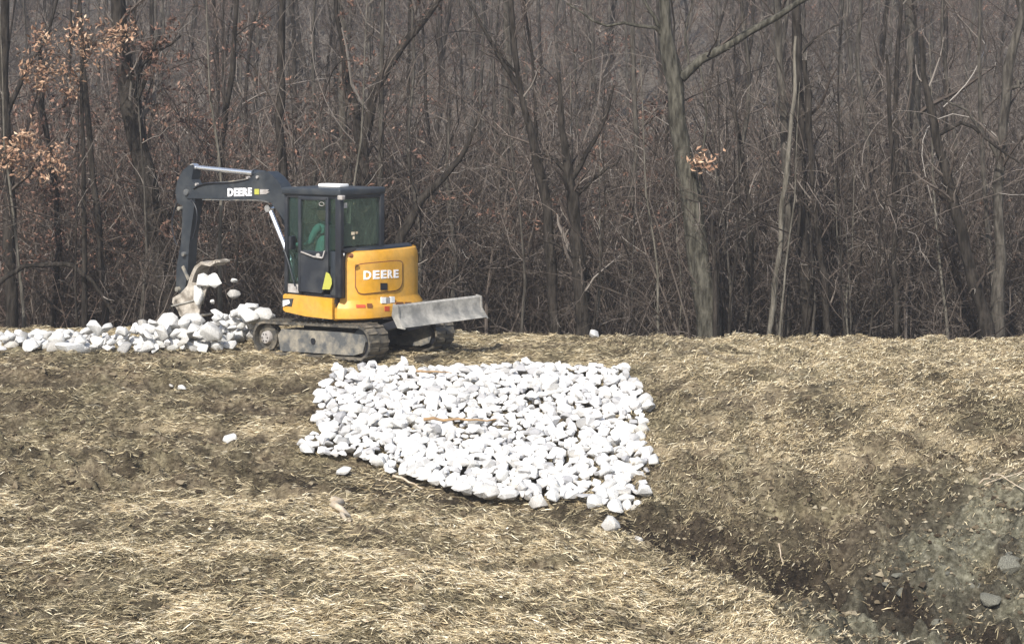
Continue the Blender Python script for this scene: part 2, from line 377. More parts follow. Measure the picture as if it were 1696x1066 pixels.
# ------------------------------------------------------------------ trees and thicket
def wander(P0, Dr, L, K, rg, wig=.25, up=.0):
    n = len(P0); P = np.zeros((n, K, 3)); P[:, 0] = P0; d = Dr.copy()
    for k in range(1, K):
        d = d + rg.normal(0, wig, (n, 3)); d[:, 2] += up
        d /= np.linalg.norm(d, axis=1, keepdims=True)
        P[:, k] = P[:, k - 1] + d * (L / (K - 1))[:, None]
    return P
def sprout(P, Rr, n, tlo, thi, lm, ang, rm, K, rg, wig=.22, up=.05, rmin=.0035, lens=None):
    M, Kp, _ = P.shape
    idx = np.repeat(np.arange(M), n); t = rg.uniform(tlo, thi, len(idx)) * (Kp - 1)
    i = np.minimum(t.astype(int), Kp - 2); f = (t - i)[:, None]
    pos = P[idx, i] * (1 - f) + P[idx, i + 1] * f
    T = P[idx, i + 1] - P[idx, i]; T /= np.linalg.norm(T, axis=1, keepdims=True) + 1e-9
    r = Rr[idx, i] * (1 - f[:, 0]) + Rr[idx, i + 1] * f[:, 0]
    Lp = np.linalg.norm(np.diff(P, axis=1), axis=2).sum(1)[idx]
    q = rg.normal(size=T.shape); q -= (q * T).sum(1, keepdims=True) * T; q /= np.linalg.norm(q, axis=1, keepdims=True)
    a = rg.normal(ang, .2, len(idx))[:, None]
    d = T * np.cos(a) + q * np.sin(a); d[:, 2] += up; d /= np.linalg.norm(d, axis=1, keepdims=True)
    L = (Lp if lens is None else lens) * lm * rg.uniform(.5, 1.2, len(idx)) * (1.1 - .6 * t / (Kp - 1))
    C = wander(pos, d, L, K, rg, wig, up * .6)
    r0 = np.maximum(r * rm * rg.uniform(.5, 1, len(idx)), rmin)
    CR = r0[:, None] * np.linspace(1, .3, K)[None, :]
    return C, np.maximum(CR, rmin * .6)
def leaf_quads(C, size, rg):
    n = len(C); a = rg.normal(size=(n, 3)); a /= np.linalg.norm(a, axis=1, keepdims=True)
    b = rg.normal(size=(n, 3)); b = np.cross(a, b); b /= np.linalg.norm(b, axis=1, keepdims=True)
    s = (size * rg.uniform(.6, 1.3, n))[:, None]
    V = np.stack([C - a * s, C + b * s * .45, C + a * s, C - b * s * .45], 1)
    V[:, 1] += np.cross(a, b) * s * .2; V[:, 3] += np.cross(a, b) * s * .2
    return V.reshape(-1, 3), np.arange(n * 4).reshape(n, 4)

def make_tree_meshes(name, line, wid, rg, trunk_mat, twig_mat=None, limbs=12, sub=5, twigs=5, llen=2.2, tlo=.25, extra=(), sides=9, leaves=None):
    """line (K,3) trunk polyline in world/local coordinates, wid (K,) radii. returns trunk mesh, crown mesh"""
    line = np.asarray(line, float); wid = np.asarray(wid, float)
    # resample and roughen the trunk
    seg = np.concatenate([[0], np.cumsum(np.linalg.norm(np.diff(line, axis=0), axis=1))]); K = 40 if sides > 8 else 14
    s = np.linspace(0, seg[-1], K)
    P = np.stack([np.interp(s, seg, line[:, k]) for k in range(3)], 1); Rr = np.interp(s, seg, wid)
    sm = np.array([.25, .5, .25]); w1 = np.stack([np.convolve(rg.normal(0, .03, K), sm, 'same') for _ in range(2)], 1); P[1:-1, :2] += w1[1:-1] * np.minimum(1, Rr[1:-1, None] / .08)
    Rr = Rr * (1 + np.convolve(rg.normal(0, .11, K), sm, 'same')); Rr[:3] *= np.array([1.6, 1.35, 1.12])
    P = P[None]; Rr = Rr[None]
    ta = Acc(); ta.add(*tubes(P, Rr, sides))
    ca = Acc()
    src = [(P, Rr)]
    for ln, w in extra:                       # named big limbs
        ln = np.asarray(ln, float); K2 = 8
        sg = np.concatenate([[0], np.cumsum(np.linalg.norm(np.diff(ln, axis=0), axis=1))]); s2 = np.linspace(0, sg[-1], K2)
        P2 = np.stack([np.interp(s2, sg, ln[:, k]) for k in range(3)], 1)[None]; P2[0, 1:] += rg.normal(0, .015, (K2 - 1, 3))
        R2 = np.linspace(w, w * .4, K2)[None]
        ta.add(*tubes(P2, R2, 6)); src.append((P2, R2))
    A, B = zip(*[(sprout(p, r, limbs if i == 0 else max(4, limbs // 3), tlo if i == 0 else .15, .98, 1, .85, .42, 6, rg, .17, .10, .008, np.full(1, llen if i == 0 else llen * .45))) for i, (p, r) in enumerate(src)])
    P1 = np.concatenate(A); R1 = np.concatenate(B); ca.add(*tubes(P1, R1, 4))
    P2, R2 = sprout(P1, R1, sub, .15, 1, .5, .7, .6, 5, rg, .22, .05, .0045); ca.add(*tubes(P2, R2, 3))
    P3, R3 = sprout(P2, R2, twigs, .1, 1, .5, .65, .6, 4, rg, .25, .03, .003); ca.add(*tubes(P3, R3, 3))
    tm = ta.mesh(name + '_trunk', [trunk_mat]); cm = ca.mesh(name + '_crown', [twig_mat or B_twig], False)
    lm = None
    if leaves:
        n, m_, size = leaves
        n *= 2; size *= .85; ix = rg.integers(0, len(P3), n); k = rg.integers(1, 4, n); C = P3[ix, k] + rg.normal(0, .03, (n, 3))
        V, Ql = leaf_quads(C, size, rg); lm = mesh_np(name + '_leaves', V, [Ql], [m_])
    return tm, cm, lm

def place_tree(name, meshes, label, group, loc=(0, 0, 0), rz=0, sc=1, cat='tree'):
    e = link(bpy.data.objects.new(name, None)); e.location = loc; e.rotation_euler = (0, 0, rz); e.scale = (sc,) * 3
    e.empty_display_size = .3
    e['label'] = label; e['category'] = cat
    if group: e['group'] = group
    for nm, me in zip(('trunk', 'crown', 'leaves'), meshes):
        if me: link(bpy.data.objects.new(nm, me), e)
    return e

GT = 'bare trees at the edge of the wood'
def hero(pts, D, bk, label, cat_name='bare_tree', lean=0.0, **kw):
    """pts: list of (px, y, width px) from the ground up, at distance D"""
    rg = np.random.default_rng(int(pts[0][0] * 7 + D * 13))
    w = [pxw(p[0], p[1], D + lean * i) for i, p in enumerate(pts)]
    r = [p[2] / F * D / 2 for p in pts]
    base = w[0].copy(); bz = float(ground_base(base[0], base[1])) - .1
    if w[0][2] > bz:
        w.insert(0, np.array([base[0] + (base[0] - w[1][0]) * .12, base[1], bz])); r.insert(0, r[0] * 1.15)
    # carry the trunk on above the picture so it ends as a tree does
    if kw.pop('grow', True) and pts[-1][1] < 60:
        d = (w[-1] - w[-2]); d /= np.linalg.norm(d)
        for k in range(3):
            d = d * .7 + np.array([0, 0, .3]); w.append(w[-1] + d * 1.8); r.append(r[-1] * .68)
    org = w[0].copy()
    ln = np.array(w) - org
    ex = []
    for e in kw.pop('extra', ()):
        ex.append((np.array([pxw(q[0], q[1], D - .25 * i * kw.get('toward', 0)) for i, q in enumerate(e[0])]) - org, e[1] / F * D / 2))
    kw.pop('toward', None)
    ms = make_tree_meshes(cat_name, ln, r, rg, bk, extra=ex, **kw)
    return place_tree(cat_name, ms, label, GT, tuple(org))

hero([(1178, 556, 44), (1160, 450, 36), (1141, 300, 31), (1124, 200, 31), (1108, 100, 28), (1101, 50, 22), (1099, 0, 19)], 31.0, B_moss,
     'stoutest grey tree at the wood edge with a long limb reaching up to the right', limbs=9, tlo=.5, llen=1.6,
     extra=[([(1128, 130), (1145, 108), (1200, 78), (1262, 40), (1345, -6), (1400, -40)], 17), ([(1101, 62), (1080, 46), (1050, 40), (1005, 44), (940, 8)], 7),
            ([(1100, 48), (1083, 28), (1068, 0), (1060, -30)], 8), ([(1140, 105), (1133, 60), (1148, 0)], 4), ([(1170, 420), (1158, 300), (1172, 180), (1160, 110)], 6)], sides=12)
hero([(288, 548, 52), (262, 400, 34), (243, 300, 34), (225, 230, 33), (205, 120, 26), (196, 60, 24), (192, 0, 20)], 32.5, B_dark,
     'dark leaning trunk rising behind the raised arm of the excavator', limbs=14, tlo=.3, llen=1.8, leaves=(420, L_red, .06),
     extra=[([(245, 330), (275, 350), (310, 385), (340, 440)], 14), ([(218, 190), (240, 130), (262, 60)], 10), ([(212, 160), (240, 100), (300, 60)], 8)])
hero([(178, 545, 12), (165, 400, 11), (150, 260, 10), (138, 130, 9), (132, 40, 6)], 31.6, B_dark,
     'slender dark sapling left of the leaning dark trunk', limbs=9, llen=1.1)
hero([(20, 545, 24), (15, 300, 20), (6, 150, 17), (10, 0, 14)], 32.0, B_dark,
     'dark trunk cut by the left edge of the picture', limbs=10, llen=1.6, extra=[([(8, 200), (40, 120), (80, 60), (95, 0)], 10)])
hero([(640, 548, 26), (610, 400, 23), (600, 250, 20), (622, 150, 16), (660, 80, 14), (720, 10, 12)], 33.5, B_dark,
     'bare tree behind the cab bending up to the right', limbs=12, llen=1.7, leaves=(260, L_red, .05), extra=[([(600, 260), (580, 150), (560, 40), (556, -20)], 16)])
hero([(560, 548, 22), (575, 300, 17), (565, 150, 14), (572, 60, 12), (560, 0, 10)], 35.0, B_grey,
     'grey trunk rising directly above the cab roof', limbs=12, llen=1.6)
hero([(480, 548, 18), (472, 300, 15), (460, 200, 14), (466, 100, 13), (470, 0, 11)], 34.0, B_dark,
     'dark thin trunk rising from the elbow of the excavator boom', limbs=12, llen=1.6, leaves=(300, L_red, .05))
hero([(640, 545, 20), (662, 395, 15), (700, 330, 14), (745, 282, 11), (775, 240, 8), (792, 195, 5)], 30.9, B_dark,
     'crooked dark stem leaning to the right just behind the yellow counterweight', limbs=10, llen=1.0, grow=False,
     extra=[([(700, 332), (680, 300), (676, 250)], 6), ([(655, 420), (690, 390), (740, 380)], 6)])
hero([(966, 548, 26), (957, 430, 22), (948, 330, 21), (938, 280, 17), (930, 190, 10), (925, 120, 6)], 31.0, B_dark,
     'dark forked tree above the small white stone on the crest', limbs=12, tlo=.3, llen=1.1, grow=False,
     extra=[([(945, 300), (965, 262), (990, 225), (1008, 180), (1018, 140)], 10), ([(948, 330), (980, 300), (1030, 262)], 8), ([(940, 290), (915, 262), (898, 255)], 9), ([(956, 430), (925, 405), (900, 400)], 6)])
hero([(922, 548, 19), (915, 470, 18), (906, 360, 16), (888, 260, 15), (866, 180, 11), (850, 80, 10), (846, 0, 9)], 31.5, B_dark,
     'slim dark tree leaning left beside the dark forked tree', limbs=12, llen=1.3,
     extra=[([(862, 150), (820, 80), (790, 30), (765, -10)], 9), ([(855, 120), (830, 90), (818, 60)], 5)])
hero([(840, 548, 22), (838, 300, 18), (842, 150, 16), (838, 0, 14)], 37.0, B_grey,
     'straight grey trunk standing farther back, left of the slim leaning tree', limbs=14, llen=1.8)
hero([(1298, 550, 18), (1304, 300, 15), (1297, 150, 14), (1290, 30, 13), (1288, -10, 12)], 33.0, B_grey,
     'grey trunk standing left of a close pair of dark trunks', limbs=12, llen=1.5)
hero([(1338, 550, 24), (1330, 400, 20), (1326, 200, 19), (1318, 60, 17), (1316, 0, 16)], 32.4, B_dark,
     'stouter of the close pair of dark trunks', limbs=13, llen=1.6, extra=[([(1326, 90), (1350, 62), (1390, 40)], 6)])
hero([(1372, 550, 14), (1360, 430, 12), (1350, 330, 12), (1338, 190, 11), (1332, 100, 9)], 31.4, B_dark,
     'slimmer of the close pair of dark trunks', limbs=10, llen=1.1)
hero([(1275, 552, 9), (1292, 400, 8), (1306, 250, 8), (1316, 150, 7), (1318, 60, 5)], 31.2, B_pale,
     'pale thin sapling curving up across the grey trunk', limbs=5, llen=.8, twigs=3)
hero([(1512, 550, 30), (1508, 300, 25), (1512, 150, 23), (1506, 0, 20)], 36.0, B_grey,
     'straight pale grey trunk between the pair and the leaning trunk', limbs=14, llen=1.9)
hero([(1636, 548, 26), (1612, 460, 21), (1590, 380, 19), (1568, 290, 17), (1548, 210, 14), (1530, 120, 10), (1525, 60, 8)], 31.3, B_dark,
     'dark trunk leaning to the left over the bright crest', limbs=12, llen=1.4, extra=[([(1550, 225), (1600, 200), (1640, 235), (1690, 270)], 8)])
hero([(1650, 550, 22), (1656, 420, 18), (1652, 300, 16), (1668, 180, 15), (1668, 110, 15), (1690, 30, 13), (1700, -10, 12)], 31.8, B_grey,
     'crooked grey trunk at the right edge, leaning out of the picture', limbs=12, llen=1.5, extra=[([(1655, 270), (1630, 225), (1600, 180), (1560, 165)], 7), ([(1670, 150), (1700, 130)], 9)])
hero([(1484, 548, 10), (1482, 400, 9), (1480, 300, 9), (1472, 140, 7), (1468, 90, 4)], 31.1, B_dark,
     'thin dark sapling in front of the straight pale grey trunk', limbs=9, llen=.9)
hero([(1240, 552, 9), (1246, 400, 8), (1232, 260, 7), (1205, 130, 5)], 32.6, B_dark,
     'thin dark sapling between the stout grey tree and the grey trunk', limbs=8, llen=1.0)
hero([(748, 550, 9), (755, 420, 8), (740, 300, 6), (745, 180, 4)], 33.2, B_grey,
     'thin grey sapling above the raised dozer blade', limbs=10, llen=1.1)
hero([(1045, 552, 12), (1040, 400, 10), (1055, 250, 9), (1048, 100, 8), (1050, 0, 6)], 34.5, B_grey,
     'slim grey tree between the dark forked tree and the stout grey tree', limbs=12, llen=1.4)
hero([(1430, 552, 13), (1425, 400, 12), (1438, 250, 10), (1420, 100, 8), (1425, 0, 7)], 35.5, B_grey,
     'slim grey tree right of the close pair of dark trunks', limbs=12, llen=1.5)
hero([(360, 548, 14), (372, 400, 12), (365, 250, 11), (385, 120, 9), (392, 0, 8)], 34.6, B_dark,
     'slim dark tree above the middle of the excavator boom', limbs=12, llen=1.5, leaves=(350, L_red, .055))
hero([(88, 548, 11), (96, 420, 10), (90, 300, 9), (70, 180, 8), (66, 60, 6)], 33.4, B_dark,
     'thin dark tree behind the left end of the rock row', limbs=11, llen=1.3, leaves=(300, L_red, .055))
# arching dead branch and two oaks that keep their leaves
hero([(-30, 520, 10), (-5, 470, 9), (40, 440, 8), (112, 437, 8), (150, 462, 7), (190, 520, 5)], 30.8, B_dark,
     'dark dead branch arching over to the ground behind the rock row', 'arched_branch', limbs=5, llen=.6, sub=3, twigs=3, grow=False)

def oak(D, stem, limbs_, nleaf, label, size=.046):
    rg = np.random.default_rng(int(D * 100 + nleaf))
    w = [pxw(p[0], p[1], D) for p in stem]; w.insert(0, np.array([w[0][0], D, float(ground_base(w[0][0], D)) - .05]))
    org = w[0].copy(); ln = np.array(w) - org; r = np.linspace(.055, .015, len(w))
    ta = Acc(); ta.add(*tubes(ln[None], r[None], 7))
    ca = Acc(); C = []
    for l, n in limbs_:
        q = np.array([pxw(p[0], p[1], D - .15 * i) for i, p in enumerate(l)]) - org
        s = np.linspace(0, 1, 6); P = np.stack([np.interp(s, np.linspace(0, 1, len(q)), q[:, k]) for k in range(3)], 1)[None]
        Rr = np.linspace(.014, .005, 6)[None]; ca.add(*tubes(P, Rr, 4))
        P2, R2 = sprout(P, Rr, 16, .05, 1, .6, .7, .6, 4, rg, .2, -.02, .003); ca.add(*tubes(P2, R2, 3))
        P3, R3 = sprout(P2, R2, 4, .2, 1, .6, .7, .7, 4, rg, .2, -.05, .0025); ca.add(*tubes(P3, R3, 3))
        n = int(n * 1.9); ix = rg.integers(0, len(P3), n); k = rg.integers(1, 4, n); C.append(P3[ix, k] + rg.normal(0, .06, (n, 3)))
    V, Ql = leaf_quads(np.concatenate(C), size, rg)
    return place_tree('oak_sapling', (ta.mesh('oak_trunk', [B_dark]), ca.mesh('oak_twigs', [B_twig], False), mesh_np('oak_leaves', V, [Ql], [L_orange])), label, 'young oaks still holding dead leaves', tuple(org))
oak(31.0, [(140, 420), (138, 250), (134, 130), (140, 70)], [([(136, 120), (110, 90), (70, 92), (52, 100)], 110), ([(134, 130), (110, 118), (80, 120), (62, 135)], 80), ([(138, 90), (165, 62), (200, 60)], 130), ([(136, 110), (150, 75), (130, 50)], 90), ([(138, 140), (120, 130), (110, 150)], 50)],
    0, 'young oak with a spray of light orange dead leaves near the top left')
oak(30.9, [(-12, 430), (-10, 330), (-6, 280)], [([(-6, 280), (25, 262), (60, 250), (92, 262)], 130), ([(-6, 270), (20, 240), (50, 235)], 110), ([(-8, 290), (10, 265), (30, 275)], 70)],
    1, 'young oak with russet dead leaves low at the left edge')
oak(30.8, [(1185, 450), (1178, 360), (1160, 285)], [([(1160, 285), (1155, 268), (1150, 262)], 26), ([(1160, 285), (1165, 262), (1172, 266)], 16)],
    2, 'twig with a few orange leaves against the stout grey trunk', .055)

# variants for the trees deeper in the wood
rgv = np.random.default_rng(99)
TV = []
for k in range(6):
    h = rgv.uniform(8.5, 12); K = 7; zz = np.linspace(0, h, K)
    ln = np.stack([np.cumsum(rgv.normal(0, .16, K)), np.cumsum(rgv.normal(0, .16, K)), zz], 1); ln -= ln[0]
    rad = np.linspace(rgv.uniform(.045, .09), .018, K)
    TV.append(make_tree_meshes('wood_tree', ln, rad, rgv, B_dark if k % 2 else B_grey, B_twigred if k == 3 else None, limbs=26, sub=6, twigs=4, llen=2.0, tlo=.1, sides=6)[:2])
spots = []
rgs = np.random.default_rng(5)
while len(spots) < 44:
    D = rgs.uniform(33, 47); X = rgs.uniform(-.30, .30) * D
    if all((X - a) ** 2 + (D - b) ** 2 > 1.1 for a, b in spots): spots.append((X, D))
def zone_text(X, D):
    px = 848 + X / D * F
    for lim, t in ((60, 'behind the far left of the rock row'), (130, 'behind the middle of the rock row'), (190, 'around the slender dark sapling'), (290, 'around the dark leaning trunk'), (360, 'behind the excavator arm'), (470, 'behind the excavator boom'), (560, 'behind the cab door'), (640, 'behind the cab rear window'),
                   (720, 'above the engine hood'), (820, 'above the dozer blade'), (900, 'just right of the dozer blade'), (1000, 'around the dark forked tree'), (1090, 'right of the dark forked tree'), (1200, 'around the stoutest grey tree'), (1290, 'just left of the close pair of dark trunks'), (1380, 'around the close pair of dark trunks'),
                   (1460, 'right of the close pair of dark trunks'), (1560, 'around the straight pale grey trunk'), (1660, 'around the dark trunk leaning left')):
        if px < lim: return t
    return 'at the right edge of the wood'
for i, (X, D) in enumerate(spots):
    k = i % 6
    lab = '%s tree %s %s' % (('thin grey', 'thin dark')[k % 2], 'far back' if D > 40 else 'near the front', zone_text(X, D))
    place_tree('wood_tree', TV[k], lab, 'bare trees deeper in the wood', (X, D, float(ground_base(X, D)) - .08), rgs.uniform(0, 6.28), rgs.uniform(.75, 1.15))

# thicket: shrub variants scattered as one mass with geometry nodes
def shrub_mesh(k, rg, h, n_st, leafy=None, tm=None):
    a = Acc(); n = n_st
    base = np.stack([rg.normal(0, .22, n), rg.normal(0, .22, n), np.zeros(n)], 1)
    d = rg.normal(0, .28, (n, 3)); d[:, 2] = 1; d /= np.linalg.norm(d, axis=1, keepdims=True)
    P = wander(base, d, h * rg.uniform(.5, 1.1, n), 7, rg, .2, .0)
    Rr = rg.uniform(.006, .019, n)[:, None] * np.linspace(1, .3, 7)[None]
    a.add(*tubes(P, Rr, 4))
    P1, R1 = sprout(P, Rr, 8, .1, 1, .36, .62, .6, 5, rg, .22, .05, .0045); a.add(*tubes(P1, R1, 3))
    P2, R2 = sprout(P1, R1, 6, .1, 1, .5, .7, .65, 4, rg, .26, .02, .003); a.add(*tubes(P2, R2, 3))
    nq = sum(len(q) for q in a.Q); mi = np.zeros(nq, int)
    V = np.concatenate(a.V); Qs = np.concatenate(a.Q); mats = [tm or B_twig]
    if leafy:
        m = leafy; hi = np.where(P2[:, 2, 2] > 2.0)[0]; P2 = P2[hi] if len(hi) > 50 else P2; ix = rg.integers(0, len(P2), m); C = P2[ix, rg.integers(1, 4, m)] + rg.normal(0, .02, (m, 3))
        V2, Q2 = leaf_quads(C, .038, rg); Qs = np.concatenate([Qs, Q2 + len(V)]); V = np.concatenate([V, V2]); mi = np.concatenate([mi, np.ones(m, int)]); mats.append(L_red)
    return mesh_np('thicket_stem', V, [Qs], mats, False, mi)

def scatter(name, label, cat, meshes, P, rotz, scl, pick):
    """one object whose geometry nodes put one of the meshes on each point"""
    src = bpy.data.collections.new(name + '_source')
    for i, me in enumerate(meshes): src.objects.link(bpy.data.objects.new('%s_%s' % (name, 'abcdefghijkl'[i]), me))
    me = bpy.data.meshes.new(name); me.vertices.add(len(P)); me.vertices.foreach_set('co', np.asarray(P, np.float32).ravel())
    for nm, arr, ty in (('rotz', rotz, 'FLOAT'), ('scl', scl, 'FLOAT'), ('pick', pick, 'INT')):
        a = me.attributes.new(nm, ty, 'POINT'); a.data.foreach_set('value', np.asarray(arr, np.float32 if ty == 'FLOAT' else np.int32))
    for m in meshes:
        for mt in m.materials:
            if mt.name not in [x.name for x in me.materials]: me.materials.append(mt)
    o = link(bpy.data.objects.new(name, me)); o['kind'] = 'stuff'; o['label'] = label; o['category'] = cat
    ng = bpy.data.node_groups.new(name + '_nodes', 'GeometryNodeTree')
    ng.interface.new_socket('Geometry', in_out='INPUT', socket_type='NodeSocketGeometry'); ng.interface.new_socket('Geometry', in_out='OUTPUT', socket_type='NodeSocketGeometry')
    gi = ng.nodes.new('NodeGroupInput'); go = ng.nodes.new('NodeGroupOutput')
    m2p = ng.nodes.new('GeometryNodeMeshToPoints'); iop = ng.nodes.new('GeometryNodeInstanceOnPoints'); ci = ng.nodes.new('GeometryNodeCollectionInfo')
    ci.inputs['Collection'].default_value = src; ci.inputs['Separate Children'].default_value = True; ci.inputs['Reset Children'].default_value = True
    iop.inputs['Pick Instance'].default_value = True
    def na(nm, ty):
        n = ng.nodes.new('GeometryNodeInputNamedAttribute'); n.data_type = ty; n.inputs[0].default_value = nm; return n.outputs['Attribute']
    cx = ng.nodes.new('ShaderNodeCombineXYZ')
    L = ng.links
    L.new(na('rotz', 'FLOAT'), cx.inputs[2]); e2r = ng.nodes.new('FunctionNodeEulerToRotation'); L.new(cx.outputs[0], e2r.inputs[0])
    L.new(gi.outputs[0], m2p.inputs[0]); L.new(m2p.outputs[0], iop.inputs['Points']); L.new(ci.outputs[0], iop.inputs['Instance'])
    L.new(e2r.outputs[0], iop.inputs['Rotation']); L.new(na('scl', 'FLOAT'), iop.inputs['Scale']); L.new(na('pick', 'INT'), iop.inputs['Instance Index'])
    L.new(iop.outputs[0], go.inputs[0])
    md = o.modifiers.new('scatter', 'NODES'); md.node_group = ng
    return o
rt = np.random.default_rng(12)
SV = [shrub_mesh(0, rt, 2.6, 9), shrub_mesh(1, rt, 3.6, 8), shrub_mesh(2, rt, 1.8, 12), shrub_mesh(3, rt, 4.6, 7), shrub_mesh(4, rt, 3.2, 8, 260, B_twigred), shrub_mesh(5, rt, 4.2, 8, 360, B_twigred)]
n = 1300; D = rt.uniform(0, 1, n) ** 1.1 * 21 + 30.7; X = rt.uniform(-.31, .31, n) * D
D = np.where((D < 33.8) & (rt.random(n) < .93), D + 3.2, D)
lf = rt.random(n) < np.clip(.42 - (X / D + .27) * 2.0, .02, .42)
pick = np.where(lf, rt.integers(4, 6, n), rt.integers(0, 4, n))
scatter('undergrowth_thicket', 'tangled bare undergrowth with some red-brown dead leaves filling the wood', 'undergrowth', SV,
        np.stack([X, D, ground_base(X, D) - .05], 1), rt.uniform(0, 6.28, n), rt.uniform(.7, 1.2, n) * np.where(rt.random(n) < .35, 1.6, 1), pick)
# long curving vines and thin whips, far too many to count
nv_ = 520; Dv = rt.uniform(31.2, 42, nv_); Xv = rt.uniform(-.3, .3, nv_) * Dv; b0 = np.stack([Xv, Dv, ground_base(Xv, Dv) + rt.uniform(-.05, 5.5, nv_) * (rt.random(nv_) < .75)], 1)
dv = rt.normal(0, .8, (nv_, 3)); dv[:, 2] = np.abs(dv[:, 2]) + .5; dv[:, 1] *= .5; dv /= np.linalg.norm(dv, axis=1, keepdims=True)
Pv = np.zeros((nv_, 12, 3)); Pv[:, 0] = b0; cur = rt.normal(0, .16, (nv_, 3)); cur[:, 2] -= .09; Lv = rt.uniform(1.2, 4.5, nv_)
for k_ in range(1, 12):
    dv = dv + cur + rt.normal(0, .08, (nv_, 3)); dv /= np.linalg.norm(dv, axis=1, keepdims=True); Pv[:, k_] = Pv[:, k_ - 1] + dv * (Lv / 11)[:, None]
Rv = rt.uniform(.005, .015, nv_)[:, None] * np.linspace(1, .35, 12)[None]
va = Acc(); va.add(*tubes(Pv, Rv, 4)); pv1, rv1 = sprout(Pv, Rv, 5, .2, 1, .25, .7, .6, 5, rt, .3, 0, .003); va.add(*tubes(pv1, rv1, 3))
vo = link(bpy.data.objects.new('vines', va.mesh('vines', [B_twig], True))); vo['kind'] = 'stuff'; vo['label'] = 'curving vines and whips tangled among the trees'; vo['category'] = 'vines'
# the farther wood on the hillside
FV = [SV[1], SV[3], SV[5]]
far_trees = []
for k in range(3):
    tm, cm = TV[k]
    v1 = np.empty(len(tm.vertices) * 3, np.float32); tm.vertices.foreach_get('co', v1); v2 = np.empty(len(cm.vertices) * 3, np.float32); cm.vertices.foreach_get('co', v2)
    q1 = np.empty(len(tm.polygons) * 4, np.int32); tm.loops.foreach_get('vertex_index', q1); q2 = np.empty(len(cm.polygons) * 4, np.int32); cm.loops.foreach_get('vertex_index', q2)
    far_trees.append(mesh_np('far_tree', np.concatenate([v1, v2]).reshape(-1, 3), [np.concatenate([q1, q2 + len(tm.vertices)]).reshape(-1, 4)], [tm.materials[0], B_twig], False, np.concatenate([np.zeros(len(q1) // 4, int), np.ones(len(q2) // 4, int)])))
n = 850; D = rt.uniform(0, 1, n) ** .85 * 62 + 46; X = rt.uniform(-.36, .36, n) * D
scatter('far_woodland', 'grey bare woodland covering the hillside far behind', 'woodland', far_trees + FV,
        np.stack([X, D, ground_base(X, D) - .1], 1), rt.uniform(0, 6.28, n), rt.uniform(.8, 1.3, n), rt.integers(0, 6, n))

rsap = np.random.default_rng(31)
SAP = []
for k in range(5):
    hgt = rsap.uniform(3.5, 6.0); zz = np.linspace(0, hgt, 6); ln = np.stack([np.cumsum(rsap.normal(0, .07, 6)) + zz * rsap.normal(0, .06), np.cumsum(rsap.normal(0, .07, 6)), zz], 1); ln -= ln[0]
    SAP.append(make_tree_meshes('sapling', ln, np.linspace(rsap.uniform(.02, .038), .007, 6), rsap, (B_dark, B_grey, B_dark, B_pale, B_dark)[k], limbs=9, sub=4, twigs=3, llen=1.0, tlo=.2, sides=5)[:2])
LMK = [(0, 'behind the far left of the rock row'), (150, 'near the slender dark sapling'), (290, 'beside the excavator arm'), (420, 'behind the boom'), (640, 'behind the engine hood'), (740, 'above the dozer blade'), (830, 'right of the dozer blade'), (900, 'left of the white stone on the crest'), (1000, 'right of the white stone on the crest'), (1080, 'left of the stoutest grey tree'), (1200, 'right of the stoutest grey tree'), (1260, 'left of the close pair of dark trunks'), (1390, 'right of the close pair of dark trunks'), (1470, 'left of the straight pale grey trunk'), (1540, 'right of the straight pale grey trunk'), (1610, 'by the dark trunk leaning left'), (1670, 'at the right edge of the wood')]
for i in range(40):
    pxs = rsap.uniform(1190, 1490) if i < 20 else rsap.uniform(0, 1696); Ds = rsap.uniform(30.2, 33); k = int(rsap.integers(5)); Xs = (pxs - 848) / F * Ds
    wh = min(LMK, key=lambda q: abs(q[0] - pxs))[1]
    place_tree('sapling', SAP[k], '%s upright sapling %s' % (('slim dark', 'slim grey', 'dark twiggy', 'pale thin', 'thin brown')[k], wh), 'saplings along the edge of the wood', (Xs, Ds, float(ground_base(Xs, Ds)) - .05), rsap.uniform(0, 6.28), rsap.uniform(.7, 1.2))

# ------------------------------------------------------------------ the excavator
X0 = -2.32; Y0 = 27.4; A_UP = 36.0; A_TR = 40.0
S0 = F / Y0
X0 = (580 - 848) / S0
exc = link(bpy.data.objects.new('excavator', None)); exc.location = (X0, Y0, 0); exc.rotation_euler = (0, 0, R_(180 - A_UP))
exc['label'] = 'yellow and charcoal compact excavator with enclosed cab emptying its bucket over the white rocks'; exc['category'] = 'excavator'
ca_, sa_ = math.cos(R_(A_UP)), math.sin(R_(A_UP))
def loc_uw(px, y, v=0.0):
    """photo pixel -> (u, w) in the machine's lengthwise plane at sideways offset v"""
    u = 0.0
    k = (px - 848) / F
    # X = X0 - u ca - v sa ; Yd = Y0 + u sa - v ca ; X = k Yd
    u = (X0 - v * sa_ - k * (Y0 - v * ca_)) / (ca_ + k * sa_)
    D = Y0 + u * sa_ - v * ca_
    return u, H - (y - HY) / F * D

